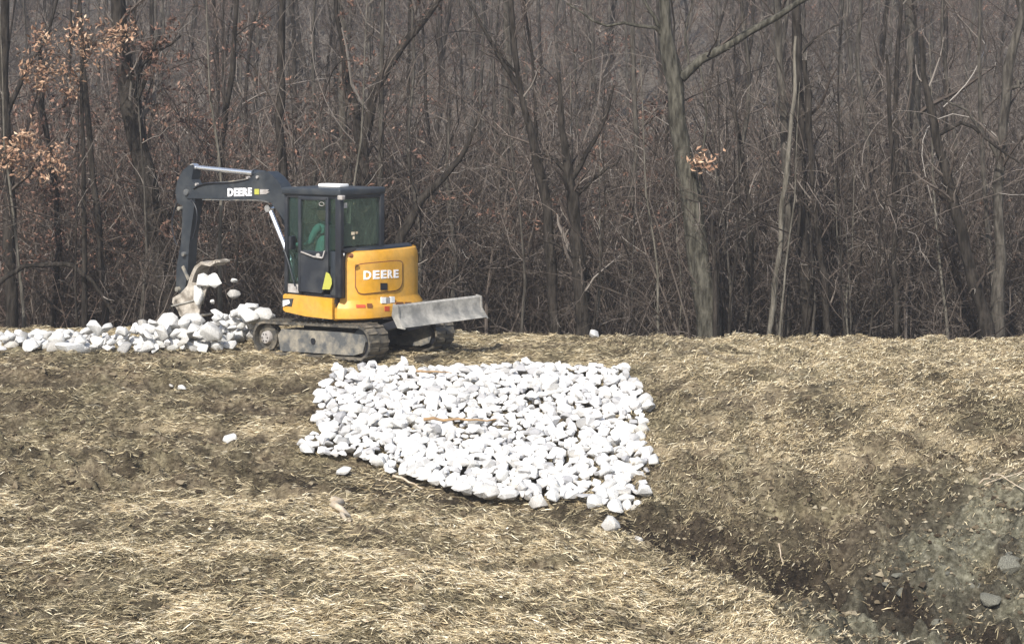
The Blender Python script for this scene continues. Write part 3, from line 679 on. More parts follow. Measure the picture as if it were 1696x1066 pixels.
def bm_obj(name, bm, m, parent, smooth=False, bev=0.0, seg=2, ang=30):
    if bev > 0:
        bmesh.ops.bevel(bm, geom=[e for e in bm.edges if e.is_manifold and e.calc_face_angle(0) > R_(28)], offset=bev, segments=seg, affect='EDGES', profile=.6, clamp_overlap=True)
    bmesh.ops.recalc_face_normals(bm, faces=bm.faces)
    me = bpy.data.meshes.new(name); bm.to_mesh(me); bm.free()
    me.materials.append(m)
    for p in me.polygons: p.use_smooth = smooth or bev > 0
    if smooth or bev > 0: me.set_sharp_from_angle(angle=R_(ang))
    return link(bpy.data.objects.new(name, me), parent)
def box(bm, lo, hi, M=None):
    r = bmesh.ops.create_cube(bm, size=1)['verts']
    T = Matrix.Translation([(a + b) / 2 for a, b in zip(lo, hi)]) @ Matrix.Diagonal([b - a for a, b in zip(lo, hi)] + [1])
    bmesh.ops.transform(bm, matrix=(M @ T) if M else T, verts=r); return r
def cyl(bm, a, b, r, r2=None, seg=16):
    a = Vector(a); b = Vector(b); d = b - a
    v = bmesh.ops.create_cone(bm, cap_ends=True, segments=seg, radius1=r, radius2=r if r2 is None else r2, depth=d.length)['verts']
    bmesh.ops.transform(bm, matrix=Matrix.Translation((a + b) / 2) @ d.to_track_quat('Z', 'Y').to_matrix().to_4x4(), verts=v); return v
def prism(bm, pts, v0, v1):
    """pts: (u,w) outline extruded from v0 to v1 (sideways)"""
    a = [bm.verts.new((p[0], v0, p[1])) for p in pts]; b = [bm.verts.new((p[0], v1, p[1])) for p in pts]
    bm.faces.new(a); bm.faces.new(b[::-1])
    for i in range(len(pts)): j = (i + 1) % len(pts); bm.faces.new((a[i], b[i], b[j], a[j]))
def bar(bm, a, b, w=.05, d=.05):
    """rectangular bar between two points"""
    a = Vector(a); b = Vector(b); dd = b - a
    v = bmesh.ops.create_cube(bm, size=1)['verts']
    up = Vector((0, 1, 0)) if abs(dd.normalized().y) < .9 else Vector((1, 0, 0))
    z = dd.normalized(); x = up.cross(z).normalized(); y = z.cross(x)
    Mr = Matrix((x, y, z)).transposed().to_4x4()
    bmesh.ops.transform(bm, matrix=Matrix.Translation((a + b) / 2) @ Mr @ Matrix.Diagonal((w, d, dd.length, 1)), verts=v)
def tube_part(name, pts, r, m, parent, S=8):
    P = np.array(pts, float); K = max(8, len(P) * 3); s = np.linspace(0, 1, K); t = np.linspace(0, 1, len(P))
    if len(P) > 2:
        c = np.stack([np.polyfit(t, P[:, k], min(3, len(P) - 1)) for k in range(3)]); Pp = np.stack([np.polyval(c[k], s) for k in range(3)], 1)
    else: Pp = np.stack([np.interp(s, t, P[:, k]) for k in range(3)], 1)
    V, Qd = tubes(Pp[None], np.full((1, K), r), S)
    return link(bpy.data.objects.new(name, mesh_np(name, V, [Qd], [m], True)), parent)

# --- undercarriage
UC = Matrix.Translation((0, 0, -.065)) @ Matrix.Rotation(R_(A_UP - A_TR), 4, 'Z') @ Matrix.Rotation(R_(2.2), 4, 'Y') @ Matrix.Translation((-.07, 0, 0))
def ucobj(name, bm, m, parent, **k):
    o = bm_obj(name, bm, m, parent, **k); o.data.transform(UC); return o
TR, TL = .235, .94
def stadium(r, n=14, L=TL, cz=.255):
    pts = []
    for k in range(n + 1): a = -math.pi / 2 + math.pi * k / n; pts.append((L + r * math.cos(a), cz + r * math.sin(a)))
    for k in range(n + 1): a = math.pi / 2 + math.pi * k / n; pts.append((-L + r * math.cos(a), cz + r * math.sin(a)))
    return pts
def dense(pts, step=.1):
    out = []
    for i in range(len(pts)):
        a = Vector(pts[i]); b = Vector(pts[(i + 1) % len(pts)]); n = max(1, round((b - a).length / step))
        out += [a.lerp(b, k / n) for k in range(n)]
    return out
for side in (1, -1):
    v0, v1 = (.49, .86) if side > 0 else (-.86, -.49)
    bm = bmesh.new()
    o = stadium(TR); i_ = stadium(TR - .032)
    n = len(o)
    rings = []
    for pts, vs in ((o, (v0, v1)), (i_, (v0, v1))):
        for v in vs: rings.append([bm.verts.new((p[0], v, p[1])) for p in pts])
    for k in range(n):
        j = (k + 1) % n
        bm.faces.new((rings[0][k], rings[0][j], rings[1][j], rings[1][k])); bm.faces.new((rings[2][j], rings[2][k], rings[3][k], rings[3][j]))
        bm.faces.new((rings[0][j], rings[0][k], rings[2][k], rings[2][j])); bm.faces.new((rings[1][k], rings[1][j], rings[3][j], rings[3][k]))
    tread = ucobj('track', bm, M_rubber, exc)
    # lugs, each a bar across the belt
    dp = dense(stadium(TR, 40)); tot = []
    s = 0; last = -1
    L_ = 0
    lug_me = None
    per = 0
    for a, b in zip(dp, dp[1:] + dp[:1]): per += (b - a).length
    cnt = 46; stepl = per / cnt; acc = 0; nxt = 0
    for a, b in zip(dp, dp[1:] + dp[:1]):
        while nxt <= acc + (b - a).length and len(tot) < cnt:
            t = (nxt - acc) / max(1e-6, (b - a).length); p = a.lerp(b, t); tg = (b - a).normalized(); tot.append((p, tg)); nxt += stepl
        acc += (b - a).length
    bml = bmesh.new(); box(bml, (-.022, -.183, -.004), (.022, -.012, .017)); box(bml, (-.0, .012, -.004), (.04, .183, .017))
    bmesh.ops.recalc_face_normals(bml, faces=bml.faces); lug_me = bpy.data.meshes.new('tread_lug'); bml.to_mesh(lug_me); bml.free(); lug_me.materials.append(M_rubber)
    for p, tg in tot:
        nrm = Vector((tg.y, -tg.x))  # outward in (u,w)
        x = Vector((tg.x, 0, tg.y)); z = Vector((nrm.x, 0, nrm.y)); y = z.cross(x)
        Ml = Matrix((x, y, z)).transposed().to_4x4(); Ml.translation = (p.x, (v0 + v1) / 2, p.y)
        lo = link(bpy.data.objects.new('tread_lug', lug_me), tread); lo.matrix_local = UC @ Ml
    # side frame
    bm = bmesh.new(); fv = (v0 + .03, v1 - .05)
    prism(bm, [(-.80, .075), (-.98, .12), (-1.04, .27), (-.98, .36), (-.55, .385), (.62, .385), (.70, .30), (.66, .075)], *fv)
    fr = ucobj('track_frame', bm, M_frame, exc, bev=.015)
    # rollers peeping under the frame
    for uu in (-.62, -.31, 0.0, .31, .6):
        bm = bmesh.new(); cyl(bm, (uu, v0 + .04, .12), (uu, v1 - .07, .12), .062); ucobj('track_roller', bm, M_black, fr)
    bm = bmesh.new(); cyl(bm, (-.02, fv[1 if side > 0 else 0] - .02 * side, .24), (-.02, fv[1 if side > 0 else 0] + .012 * side, .24), .045); ucobj('frame_opening', bm, M_black, fr)
    # idler wheel (blade end) and drive sprocket with its pale hub
    bm = bmesh.new(); cyl(bm, (-TL, v0 + .06, .255), (-TL, v1 - .09, .255), .19, seg=28); ucobj('idler_wheel', bm, M_black, exc, bev=.01)
    bm = bmesh.new()
    yo = v1 if side > 0 else v0
    cyl(bm, (TL, yo - .20 * side, .255), (TL, yo - .08 * side, .255), .185, seg=28)
    for k in range(15):
        a = k * 2 * math.pi / 15; c = Vector((TL + .19 * math.cos(a), 0, .255 + .19 * math.sin(a)))
        box(bm, (c.x - .018, min(yo - .16 * side, yo - .12 * side), c.z - .018), (c.x + .018, max(yo - .16 * side, yo - .12 * side), c.z + .018))
    sp = ucobj('drive_sprocket', bm, M_rubber, exc)
    bm = bmesh.new(); cyl(bm, (TL, yo - .09 * side, .255), (TL, yo - .02 * side, .255), .098, .085, 24)
    hub = ucobj('hub_cover', bm, M_grey, sp, bev=.012)
    for k in range(6):
        a = k * math.pi / 3; c = (TL + .055 * math.cos(a), yo - .018 * side, .255 + .055 * math.sin(a)); bm = bmesh.new(); cyl(bm, c, (c[0], c[1] + .01 * side, c[2]), .009, seg=6); ucobj('hub_bolt', bm, M_black, sp)
bm = bmesh.new(); box(bm, (-.5, -.5, .22), (.5, .5, .44)); cyl(bm, (0, 0, .42), (0, 0, .56), .42, seg=32); ucobj('undercarriage_frame', bm, M_black, exc, bev=.02)
# dozer blade: concave steel plate on two arms
prof = [(-1.60, .80), (-1.63, .775), (-1.625, .69), (-1.64, .61), (-1.70, .53), (-1.745, .495), (-1.72, .49), (-1.66, .52), (-1.59, .60), (-1.575, .69), (-1.575, .79)]
bm = bmesh.new(); prof = [(a - .08, b) for a, b in prof]; prism(bm, prof, -.86, .86); bl = ucobj('dozer_blade', bm, M_blade, exc, bev=.006)
for v in (-.855, .843):
    bm = bmesh.new(); prism(bm, [(a - .08, b) for a, b in ((-1.55, .81), (-1.645, .79), (-1.65, .62), (-1.755, .475), (-1.62, .49), (-1.52, .65))], v, v + .022); ucobj('end_plate', bm, M_blade, bl)
for v in (-.42, .42):
    bm = bmesh.new(); bar(bm, (-1.66, v, .60), (-.55, v * .9, .30), .11, .09); ucobj('blade_arm', bm, M_black, exc, bev=.01)
bm = bmesh.new(); cyl(bm, (-1.55, 0, .68), (-1.0, 0, .50), .045); cyl(bm, (-1.0, 0, .50), (-.55, 0, .36), .06); ucobj('blade_cylinder', bm, M_black, exc)

# --- upper body: rounded counterweight hull
def outline(w, inset=0.0):
    """points of the plan outline (u, v), rear body, from left seam round the back to right seam"""
    pts = []
    for k in range(49):
        a = R_(62 + (360 - 124) * k / 48)
        c, s = math.cos(a), math.sin(a); e = 3.0
        ru, rv = .915 - inset, .95 - inset
        rr = (abs(c / ru) ** e + abs(s / rv) ** e) ** (-1 / e)
        pts.append((rr * c, rr * s))
    return [(min(p[0], -.51), p[1]) if p[0] > -.51 else p for p in pts]
def hull(levels, m, name, parent, bev=.0):
    """levels: list of (w, inset); closed front at u=-.43"""
    bm = bmesh.new(); rings = []
    for w, ins in levels:
        rings.append([bm.verts.new((p[0], p[1], w + (.03 * (-(p[0]) - .4) if w > 1.2 else 0))) for p in outline(w, ins)])
    for a, b in zip(rings, rings[1:]):
        for k in range(len(a)):
            j = (k + 1) % len(a); 
            try: bm.faces.new((a[k], a[j], b[j], b[k]))
            except ValueError: pass
    bm.faces.new(rings[0][::-1]); bm.faces.new(rings[-1])
    bmesh.ops.remove_doubles(bm, verts=bm.verts, dist=.0008)
    return bm_obj(name, bm, m, parent, smooth=True, ang=24)
hullo = hull([(.50, .07), (.515, .02), (.53, 0), (.665, 0), (.685, .006), (.765, .058), (.785, .062), (1.30, .06), (1.38, .068), (1.43, .09), (1.455, .15)], M_yellow, 'counterweight', exc)
INS = .055
def surf(a_deg, w, off=0.0, ins=None):
    """point on the hull at plan angle a (deg from forward, counter-clockwise = left) and height w, pushed out by off"""
    ins = INS if ins is None else ins
    def pt(a):
        c, s = math.cos(a), math.sin(a); e = 3.0; ru, rv = .915 - ins, .95 - ins
        rr = (abs(c / ru) ** e + abs(s / rv) ** e) ** (-1 / e); return Vector((rr * c, rr * s))
    a = R_(a_deg); p = pt(a); t = (pt(a + .004) - pt(a - .004)).normalized(); nn = Vector((t.y, -t.x))
    p = p + nn * off
    return Vector((p.x, p.y, w))
def ang_of_px(px, ins=None):
    best = min(np.arange(105, 215, .25), key=lambda a: abs(proj(surf(a, 1.0, 0, ins))[0] - px)); return best
def proj(p):
    X = X0 - p.x * ca_ - p.y * sa_; D = Y0 + p.x * sa_ - p.y * ca_
    return 848 + X / D * F, HY + (H - p.z) / D * F
def w_of_y(p, y):
    D = Y0 + p.x * sa_ - p.y * ca_; return H - (y - HY) / F * D
# hood door with a recessed joint round it
def wrap_patch(corners, off, th, m, name, parent, nseg=16, rnd=.0):
    """rounded panel on the hull; corners in px: (x0,y0 top-left),(x1,y1 top-right),(yb0),(yb1)"""
    (x0, yt0), (x1, yt1), yb0, yb1 = corners
    a0, a1 = ang_of_px(x0), ang_of_px(x1)
    bm = bmesh.new(); top = []; bot = []; f = []
    for k in range(nseg + 1):
        t = k / nseg; a = a0 + (a1 - a0) * t; p = surf(a, 1)
        px = proj(p)[0]; s = (px - x0) / (x1 - x0)
        e = 0.0
        if rnd: 
            d = min(px - x0, x1 - px); e = rnd - math.sqrt(max(0, rnd ** 2 - max(0, rnd - d) ** 2)) if d < rnd else 0
        wt = w_of_y(p, yt0 + (yt1 - yt0) * s + e * .35); wb = w_of_y(p, yb0 + (yb1 - yb0) * s - e)
        row = []
        for q in range(5):
            w = wb + (wt - wb) * q / 4; row.append((bm.verts.new(surf(a, w, off)), bm.verts.new(surf(a, w, off - th))))
        f.append(row)
    for A, B in zip(f, f[1:]):
        for q in range(4):
            bm.faces.new((A[q][0], B[q][0], B[q + 1][0], A[q + 1][0])); bm.faces.new((A[q][1], A[q + 1][1], B[q + 1][1], B[q][1]))
        bm.faces.new((A[0][0], A[0][1], B[0][1], B[0][0])); bm.faces.new((A[4][0], B[4][0], B[4][1], A[4][1]))
    for R in (f[0], f[-1]):
        for q in range(4): bm.faces.new((R[q][0], R[q + 1][0], R[q + 1][1], R[q][1]))
    return bm_obj(name, bm, m, parent, smooth=True, ang=40)
wrap_patch(((588, 437), (667, 429.5), 489, 481), .004, .03, M_brown, 'door_joint', hullo, 24, 14)
wrap_patch(((589.6, 438.6), (665.4, 431.2), 487.4, 479.4), .010, .03, M_yellow, 'engine_door', hullo, 24, 13)

def text_mesh(s, bold=.03):
    cu = bpy.data.curves.new('txt', 'FONT'); cu.body = s; cu.size = 1; cu.extrude = .0; cu.offset = bold; cu.resolution_u = 3; cu.space_character = 1.12
    ob = bpy.data.objects.new('txt', cu); COL.objects.link(ob); dg = bpy.context.evaluated_depsgraph_get(); dg.update()
    me = bpy.data.meshes.new_from_object(ob.evaluated_get(dg)); bpy.data.objects.remove(ob); bpy.data.curves.remove(cu)
    v = np.empty(len(me.vertices) * 3, np.float32); me.vertices.foreach_get('co', v); v = v.reshape(-1, 3)
    v[:, 0] = (v[:, 0] - v[:, 0].min()) / (np.ptp(v[:, 0])); v[:, 1] = (v[:, 1] - v[:, 1].min()) / np.ptp(v[:, 1])
    return me, v
def extrude_text(me, V, back, name, m, parent):
    """flat letter mesh with its front at V and its back at back -> solid"""
    n = len(V); polys = [list(p.vertices) for p in me.polygons]
    from collections import Counter
    ec = Counter()
    for p in polys:
        for a, b in zip(p, p[1:] + p[:1]): ec[(a, b)] += 1
    faces = polys + [[i + n for i in p[::-1]] for p in polys]
    for (a, b) in ec:
        if (b, a) not in ec: faces.append([b, a, a + n, b + n])
    m2 = bpy.data.meshes.new(name); m2.from_pydata(list(map(tuple, V)) + list(map(tuple, back)), [], faces); m2.materials.append(m)
    return link(bpy.data.objects.new(name, m2), parent)
# lettering on the engine door
a0, a1 = ang_of_px(600.5), ang_of_px(660)
for i, ch in enumerate('DEERE'):
    me, v = text_mesh(ch, .035)
    V, Bk = [], []
    for x, y, _ in v:
        t = (i + .07 + .80 * x) / 5; a = a0 + (a1 - a0) * t; p = surf(a, 1); px = proj(p)[0]; s = (px - 600) / 60
        w = w_of_y(p, (463.0 - 3.4 * s) + y * (-14.5 + 1.0 * s)); V.append(surf(a, w, .016)); Bk.append(surf(a, w, .009))
    extrude_text(me, V, Bk, 'letter', M_letter, hullo)
def wrap_box(x0, x1, y0, y1, off, m, name, par, ins=None):
    aa0, aa1 = ang_of_px(x0, ins), ang_of_px(x1, ins); bm = bmesh.new(); r = []
    for o in (off, off - .03):
        for a in (aa0, aa1):
            p = surf(a, 1, 0, ins)
            for y in (y0, y1): r.append(bm.verts.new(surf(a, w_of_y(p, y), o, ins)))
    for f in ((0, 1, 3, 2), (4, 6, 7, 5), (0, 4, 5, 1), (2, 3, 7, 6), (0, 2, 6, 4), (1, 5, 7, 3)): bm.faces.new([r[i] for i in f])
    return bm_obj(name, bm, m, par)
wrap_box(629, 640, 468.5, 480, .02, M_black, 'door_latch', hullo)
wrap_box(590, 605, 504.5, 509.5, .004, M_red, 'warning_label', hullo, 0)
wrap_box(608.5, 616, 502.5, 509.5, .008, M_brown, 'round_plug', hullo, 0)
wrap_box(631, 638, 492, 502, .02, M_white, 'reflector', hullo, .03)
wrap_box(646, 652, 491, 501, .02, M_white, 'reflector', hullo, .03)
wrap_box(638.5, 645.5, 492, 503, .012, M_grey, 'tail_latch', hullo, .03)
wrap_box(637, 645, 507, 515, .004, M_red, 'warning_label', hullo, 0)
wrap_box(656, 668, 500, 504, .004, M_brown, 'warning_label', hullo, 0)
wrap_box(671, 681, 500, 503, .004, M_brown, 'warning_label', hullo, 0)
for px, y in ((568, 421), (583, 423)):
    u, w = loc_uw(px, y, .83); bm = bmesh.new(); cyl(bm, (u - .02, .86, w), (u - .02, .915, w), .035, .02, 12); bm_obj('hood_bolt', bm, M_white if px < 570 else M_brown, hullo)
# dark hood top behind the cab
hull([(1.450, .13), (1.475, .15), (1.49, .20)], M_black, 'hood_top', exc)

# front deck and lower yellow side panels
bm = bmesh.new(); prism(bm, [(-.52, .62), (-.52, .80), (.50, .80), (.50, .62), (.3, .60)], -.93, .90); bm_obj('deck', bm, M_black, exc, bev=.01)
bm = bmesh.new()
prism(bm, [(-.49, .525), (-.49, .812), (.405, .825), (.43, .80), (.43, .60), (.39, .575), (.0, .535)], .86, .945)
sp_ = bm_obj('side_panel', bm, M_yellow, exc, bev=.018)
bm = bmesh.new(); prism(bm, [(-.49, .53), (-.49, .81), (.405, .82), (.43, .6), (.1, .54)], -.945, -.86); bm_obj('side_panel', bm, M_yellow, exc, bev=.018)
bm = bmesh.new(); box(bm, (.40, .05, .60), (.48, .86, .82)); bm_obj('front_panel', bm, M_yellow, exc, bev=.015)
bm = bmesh.new(); prism(bm, [(.425, .66), (.425, .76), (.23, .77), (.26, .66)], .935, .957); lt = bm_obj('step_recess', bm, M_char, sp_)
bm = bmesh.new(); prism(bm, [(.415, .648), (.415, .735), (.30, .75), (.285, .70)], .944, .966); bm_obj('side_light', bm, M_white, sp_, bev=.004)
# narrow dark right-hand hood and fuel box
bm = bmesh.new(); prism(bm, [(-.52, .8), (-.52, 1.38), (-.1, 1.34), (.35, 1.05), (.42, .8)], -.85, -.32); bm_obj('right_hood', bm, M_yellow, exc, bev=.04)

# --- cab
CU0, CU1, CV0, CV1, CW0, CW1 = -.615, .42, .0, .93, .83, 2.245
cab = link(bpy.data.objects.new('cab', None), exc)
bm = bmesh.new()
def post(u, v, w0, w1, a=.055, b=.055, lean=0.0):
    bar(bm, (u, v, w0), (u + lean, v, w1), a, b)
post(CU1 - .03, CV1 - .03, CW0, CW1, .06, .06); post(CU1 - .03, CV0 + .03, CW0, CW1, .06, .06)
post(CU0 + .03, CV1 - .03, CW0, CW1, .10, .07); post(CU0 + .03, CV0 + .03, CW0, CW1, .09, .09)
post(.13, CV1 - .03, CW0, CW1, .055, .05)
bar(bm, (CU0, CV1 - .03, 2.215), (CU1, CV1 - .03, 2.215), .06, .055); bar(bm, (CU0, CV0 + .03, 2.215), (CU1, CV0 + .03, 2.215), .06, .055)
bar(bm, (CU0 + .03, CV0, 2.21), (CU0 + .03, CV1, 2.21), .07, .07); bar(bm, (CU1 - .03, CV0, 2.215), (CU1 - .03, CV1, 2.215), .06, .06)
bar(bm, (CU0 + .03, CV0, 1.47), (CU0 + .03, CV1, 1.47), .06, .10)
box(bm, (CU0 + .03, CV0 + .02, CW0), (CU0 + .07, CV1 - .02, 1.46)); box(bm, (CU0 + .05, CV0 + .02, CW0), (CU1 - .02, CV0 + .06, 1.25))
box(bm, (CU0 + .03, CV0 + .02, CW0 - .02), (CU1, CV1 - .03, CW0 + .03)); box(bm, (CU1 - .05, CV0 + .05, CW0), (CU1 - .01, CV1 - .05, CW0 + .16))
bm_obj('cab_frame', bm, M_black, cab, bev=.008)
bm = bmesh.new(); box(bm, (CU0 - .03, CV0 - .03, 2.225), (CU1 + .04, CV1 + .035, 2.325))
bm_obj('roof', bm, M_char, cab, bev=.035, seg=3)
u, w = loc_uw(550, 301, .55); bm = bmesh.new(); box(bm, (u - .20, .42, 2.33), (u + .20, .62, 2.375)); bm_obj('roof_vent', bm, M_white, cab, bev=.012)
# side: front quarter light, door with glass, rear quarter light; rear and front panes
def pane(name, pts, par, m=M_glass):
    bm = bmesh.new(); vs = [bm.verts.new(p) for p in pts]; bm.faces.new(vs)
    r = bmesh.ops.extrude_face_region(bm, geom=bm.faces[:]); nrm = (Vector(pts[1]) - Vector(pts[0])).cross(Vector(pts[2]) - Vector(pts[1])).normalized()
    bmesh.ops.translate(bm, verts=[v for v in r['geom'] if isinstance(v, bmesh.types.BMVert)], vec=nrm * -.006)
    return bm_obj(name, bm, m, par)
VV = CV1 - .03
pane('window_pane', [(.365, VV, .98), (.155, VV, .98), (.155, VV, 2.19), (.365, VV, 2.19)], cab)
bm = bmesh.new(); prism(bm, [(.38, .85), (.11, .85), (.11, .99), (.145, .97), (.38, .97)], VV - .015, VV + .02); prism(bm, [(.145, .96), (.11, .96), (.11, 1.08), (.122, 1.08)], VV - .015, VV + .02); bm_obj('sill_panel', bm, M_grey, cab)
# door
door = link(bpy.data.objects.new('cab_door', None), cab)
DV = CV1 + .012; du0, du1 = .11, -.40
bm = bmesh.new()
for a, b in (((du0, DV, .88), (du0, DV, 2.20)), ((du1, DV, .98), (du1, DV, 2.20)), ((du0 + .02, DV, 2.185), (du1 - .02, DV, 2.185)), ((du0 + .02, DV, 1.43), (du1 - .02, DV, 1.43))): bar(bm, a, b, .05, .035)
prism(bm, [(du0 - .02, .88), (du1 + .10, .875), (du1, 1.0), (du1, 1.43), (du0 - .02, 1.43)], DV - .02, DV + .012)
door_frame = bm_obj('door_frame', bm, M_door, cab, bev=.008)
bpy.data.objects.remove(door)
pane('door_glass', [(du0 - .02, DV - .005, 1.45), (du1 + .02, DV - .005, 1.45), (du1 + .02, DV - .005, 2.17), (du0 - .02, DV - .005, 2.17)], cab)
bm = bmesh.new(); bar(bm, (.06, DV + .035, 1.435), (-.17, DV + .035, 1.38), .018, .018); bar(bm, (-.17, DV + .035, 1.38), (-.34, DV + .035, 1.37), .02, .03); bar(bm, (-.34, DV + .03, 1.37), (-.375, DV + .03, 1.47), .016, .018); bm_obj('door_handle', bm, M_grey, door_frame, bev=.003)
u, w = loc_uw(528.5, 423, DV); bm = bmesh.new(); cyl(bm, (u, DV + .01, w), (u, DV + .035, w), .035, .03, 16); bm_obj('lock_knob', bm, M_grey, door_frame)
u, w = loc_uw(533, 338, DV); bmr = bmesh.new()
V, Qd = tubes(np.array([[(u + .045 * math.cos(t), DV + .004, w + .026 * math.sin(t)) for t in np.linspace(0, 6.2832, 20)]]), np.full((1, 20), .005), 5)
bmr.free(); link(bpy.data.objects.new('glass_sticker', mesh_np('glass_sticker', V, [Qd], [M_grey], True)), cab)
pts = [loc_uw(a, b, DV + .013) for a, b in ((534.5, 479), (541, 450.5), (546, 453), (550, 462), (550.5, 470), (547, 479))]
bm = bmesh.new(); prism(bm, pts, DV + .020, DV + .026); bm_obj('yellow_decal', bm, M_lime, door_frame)
pane('window_pane', [(-.425, VV + .01, 1.48), (-.56, VV + .01, 1.48), (-.56, VV + .01, 2.19), (-.425, VV + .01, 2.19)], cab)
bm = bmesh.new(); box(bm, (-.57, VV - .03, .85), (-.43, VV + .02, 1.46)); bm_obj('corner_post_panel', bm, M_char, cab, bev=.01)
pane('rear_window', [(CU0 + .01, CV1 - .09, 1.53), (CU0 + .01, CV0 + .09, 1.53), (CU0 + .01, CV0 + .09, 2.18), (CU0 + .01, CV1 - .09, 2.18)], cab, M_glass2)
pane('front_window', [(CU1 - .01, CV0 + .06, 1.0), (CU1 - .01, CV1 - .06, 1.0), (CU1 - .01, CV1 - .06, 2.18), (CU1 - .01, CV0 + .06, 2.18)], cab)
pane('window_pane', [(CU1 - .08, CV0 + .03, 1.27), (CU0 + .08, CV0 + .03, 1.27), (CU0 + .08, CV0 + .03, 2.18), (CU1 - .08, CV0 + .03, 2.18)], cab)
bm = bmesh.new(); box(bm, (CU0 - .004, .78, 2.06), (CU0 + .004, .86, 2.13)); bm_obj('window_sticker', bm, M_grey, cab)
bm = bmesh.new(); box(bm, (CU0 - .004, .62, 1.68), (CU0 + .004, .68, 1.72)); box(bm, (CU0 - .004, .62, 1.62), (CU0 + .004, .65, 1.66)); box(bm, (CU0 - .004, .55, 1.69), (CU0 + .004, .59, 1.72)); bm_obj('window_sticker', bm, M_chip, cab)
# work lamp at the rear top corner, mirror, grab rail at the front post
u, w = loc_uw(567, 327, .96); bm = bmesh.new(); box(bm, (u - .05, .955, w - .03), (u + .04, 1.02, w + .03)); bm_obj('work_light', bm, M_grey, cab, bev=.01)
u, w = loc_uw(484, 400, 1.0); bm = bmesh.new(); box(bm, (u - .02, .94, w - .11), (u + .03, 1.05, w + .08)); bm_obj('mirror', bm, M_black, cab, bev=.02)
tube_part('grab_rail', [(.41, .965, 1.42), (.35, .985, 1.40), (.27, .985, 1.25), (.21, .985, 1.05), (.18, .965, .95)], .011, M_char, cab)
# inside: seat, console, levers
bm = bmesh.new(); box(bm, (-.10, .18, 1.02), (.26, .70, 1.24)); box(bm, (-.22, .20, 1.16), (-.09, .68, 1.80)); box(bm, (-.21, .32, 1.78), (-.12, .56, 1.96)); bm_obj('seat', bm, M_seat, cab, bev=.04)
for v in (.16, .74):
    bm = bmesh.new(); box(bm, (-.18, v - .06, 1.2), (.26, v + .06, 1.36)); cyl(bm, (.2, v, 1.34), (.24, v, 1.56), .018); cyl(bm, (.24, v, 1.54), (.25, v, 1.62), .03); bm_obj('control_console', bm, M_black, cab, bev=.01)

# --- operator (sits in the seat; body one continuous surface)
def skin_body(name, joints, edges, m, parent, loc, rz, sub=2, root=0):
    me = bpy.data.meshes.new(name); me.from_pydata([j[0] for j in joints], edges, []); me.materials.append(m)
    ob = bpy.data.objects.new(name, me); COL.objects.link(ob)
    md = ob.modifiers.new('skin', 'SKIN'); md.use_smooth_shade = True
    if not me.skin_vertices: me.attributes  # created with the modifier
    sv = me.skin_vertices[0].data if me.skin_vertices else None
    if sv is None:
        bpy.context.view_layer.objects.active = ob; ob.select_set(True); bpy.ops.mesh.customdata_skin_add(); sv = me.skin_vertices[0].data
    for v, j in zip(sv, joints): v.radius = (j[1], j[2] if len(j) > 2 else j[1])
    sv[root].use_root = True
    ob.modifiers.new('sub', 'SUBSURF').levels = sub; ob.modifiers['sub'].render_levels = sub
    dg = bpy.context.evaluated_depsgraph_get(); dg.update(); m2 = bpy.data.meshes.new_from_object(ob.evaluated_get(dg)); bpy.data.objects.remove(ob)
    m2.name = name
    for p in m2.polygons: p.use_smooth = True
    return m2
pc = exc.location
per = bpy.data.objects.new('person', None); COL.objects.link(per)
per.matrix_world = Matrix.Translation(pc) @ Matrix.Rotation(R_(180 - A_UP), 4, 'Z') @ Matrix.Translation((.06, .46, 1.24))
per['label'] = 'person in a green shirt sitting at the controls inside the excavator cab'; per['category'] = 'person'
J = [((0, 0, .09), .14, .15), ((0, 0, .25), .13, .15), ((.01, 0, .42), .13, .17), ((.02, 0, .52), .09, .12), ((.03, 0, .60), .05, .05),
     ((.02, .17, .50), .06), ((.10, .24, .29), .045), ((.33, .27, .26), .032), ((.02, -.17, .50), .06), ((.10, -.24, .29), .045), ((.33, -.27, .26), .032),
     ((.05, .09, .07), .09), ((.42, .12, .10), .065), ((.50, .12, -.28), .045), ((.05, -.09, .07), .09), ((.42, -.12, .10), .065), ((.50, -.12, -.28), .045)]
E = [(0, 1), (1, 2), (2, 3), (3, 4), (3, 5), (5, 6), (6, 7), (3, 8), (8, 9), (9, 10), (0, 11), (11, 12), (12, 13), (0, 14), (14, 15), (15, 16)]
bmsh = skin_body('body', J, E, M_shirt, None, None, 0)
bmsh.materials.append(M_jeans)
for p in bmsh.polygons:
    if p.center.z < .12 and (p.center.x > .12 or p.center.z < .02): p.material_index = 1
link(bpy.data.objects.new('body', bmsh), per)
bm = bmesh.new(); r = bmesh.ops.create_uvsphere(bm, u_segments=20, v_segments=14, radius=.1)['verts']
for v in r:
    v.co.z *= 1.22; v.co.x *= 1.02; v.co.y *= .78
    if v.co.x > .04 and v.co.z < 0: v.co.x *= .94 - .3 * v.co.z / .12 * .1
bmesh.ops.translate(bm, verts=r, vec=(.05, 0, .72))
q = bmesh.ops.create_cone(bm, cap_ends=True, segments=8, radius1=.018, radius2=.006, depth=.05)['verts']; bmesh.ops.transform(bm, matrix=Matrix.Translation((.155, 0, .715)), verts=q)
for s in (1, -1):
    q = bmesh.ops.create_uvsphere(bm, u_segments=8, v_segments=6, radius=.022)['verts']; bmesh.ops.transform(bm, matrix=Matrix.Translation((.045, .08 * s, .715)) @ Matrix.Diagonal((1, .5, 1.4, 1)), verts=q)
bm_obj('head', bm, M_skin, per, smooth=True, ang=60)
bm = bmesh.new(); r = bmesh.ops.create_uvsphere(bm, u_segments=20, v_segments=10, radius=.108)['verts']
for v in r: v.co.z = max(v.co.z * .9, .02); v.co.y *= .82
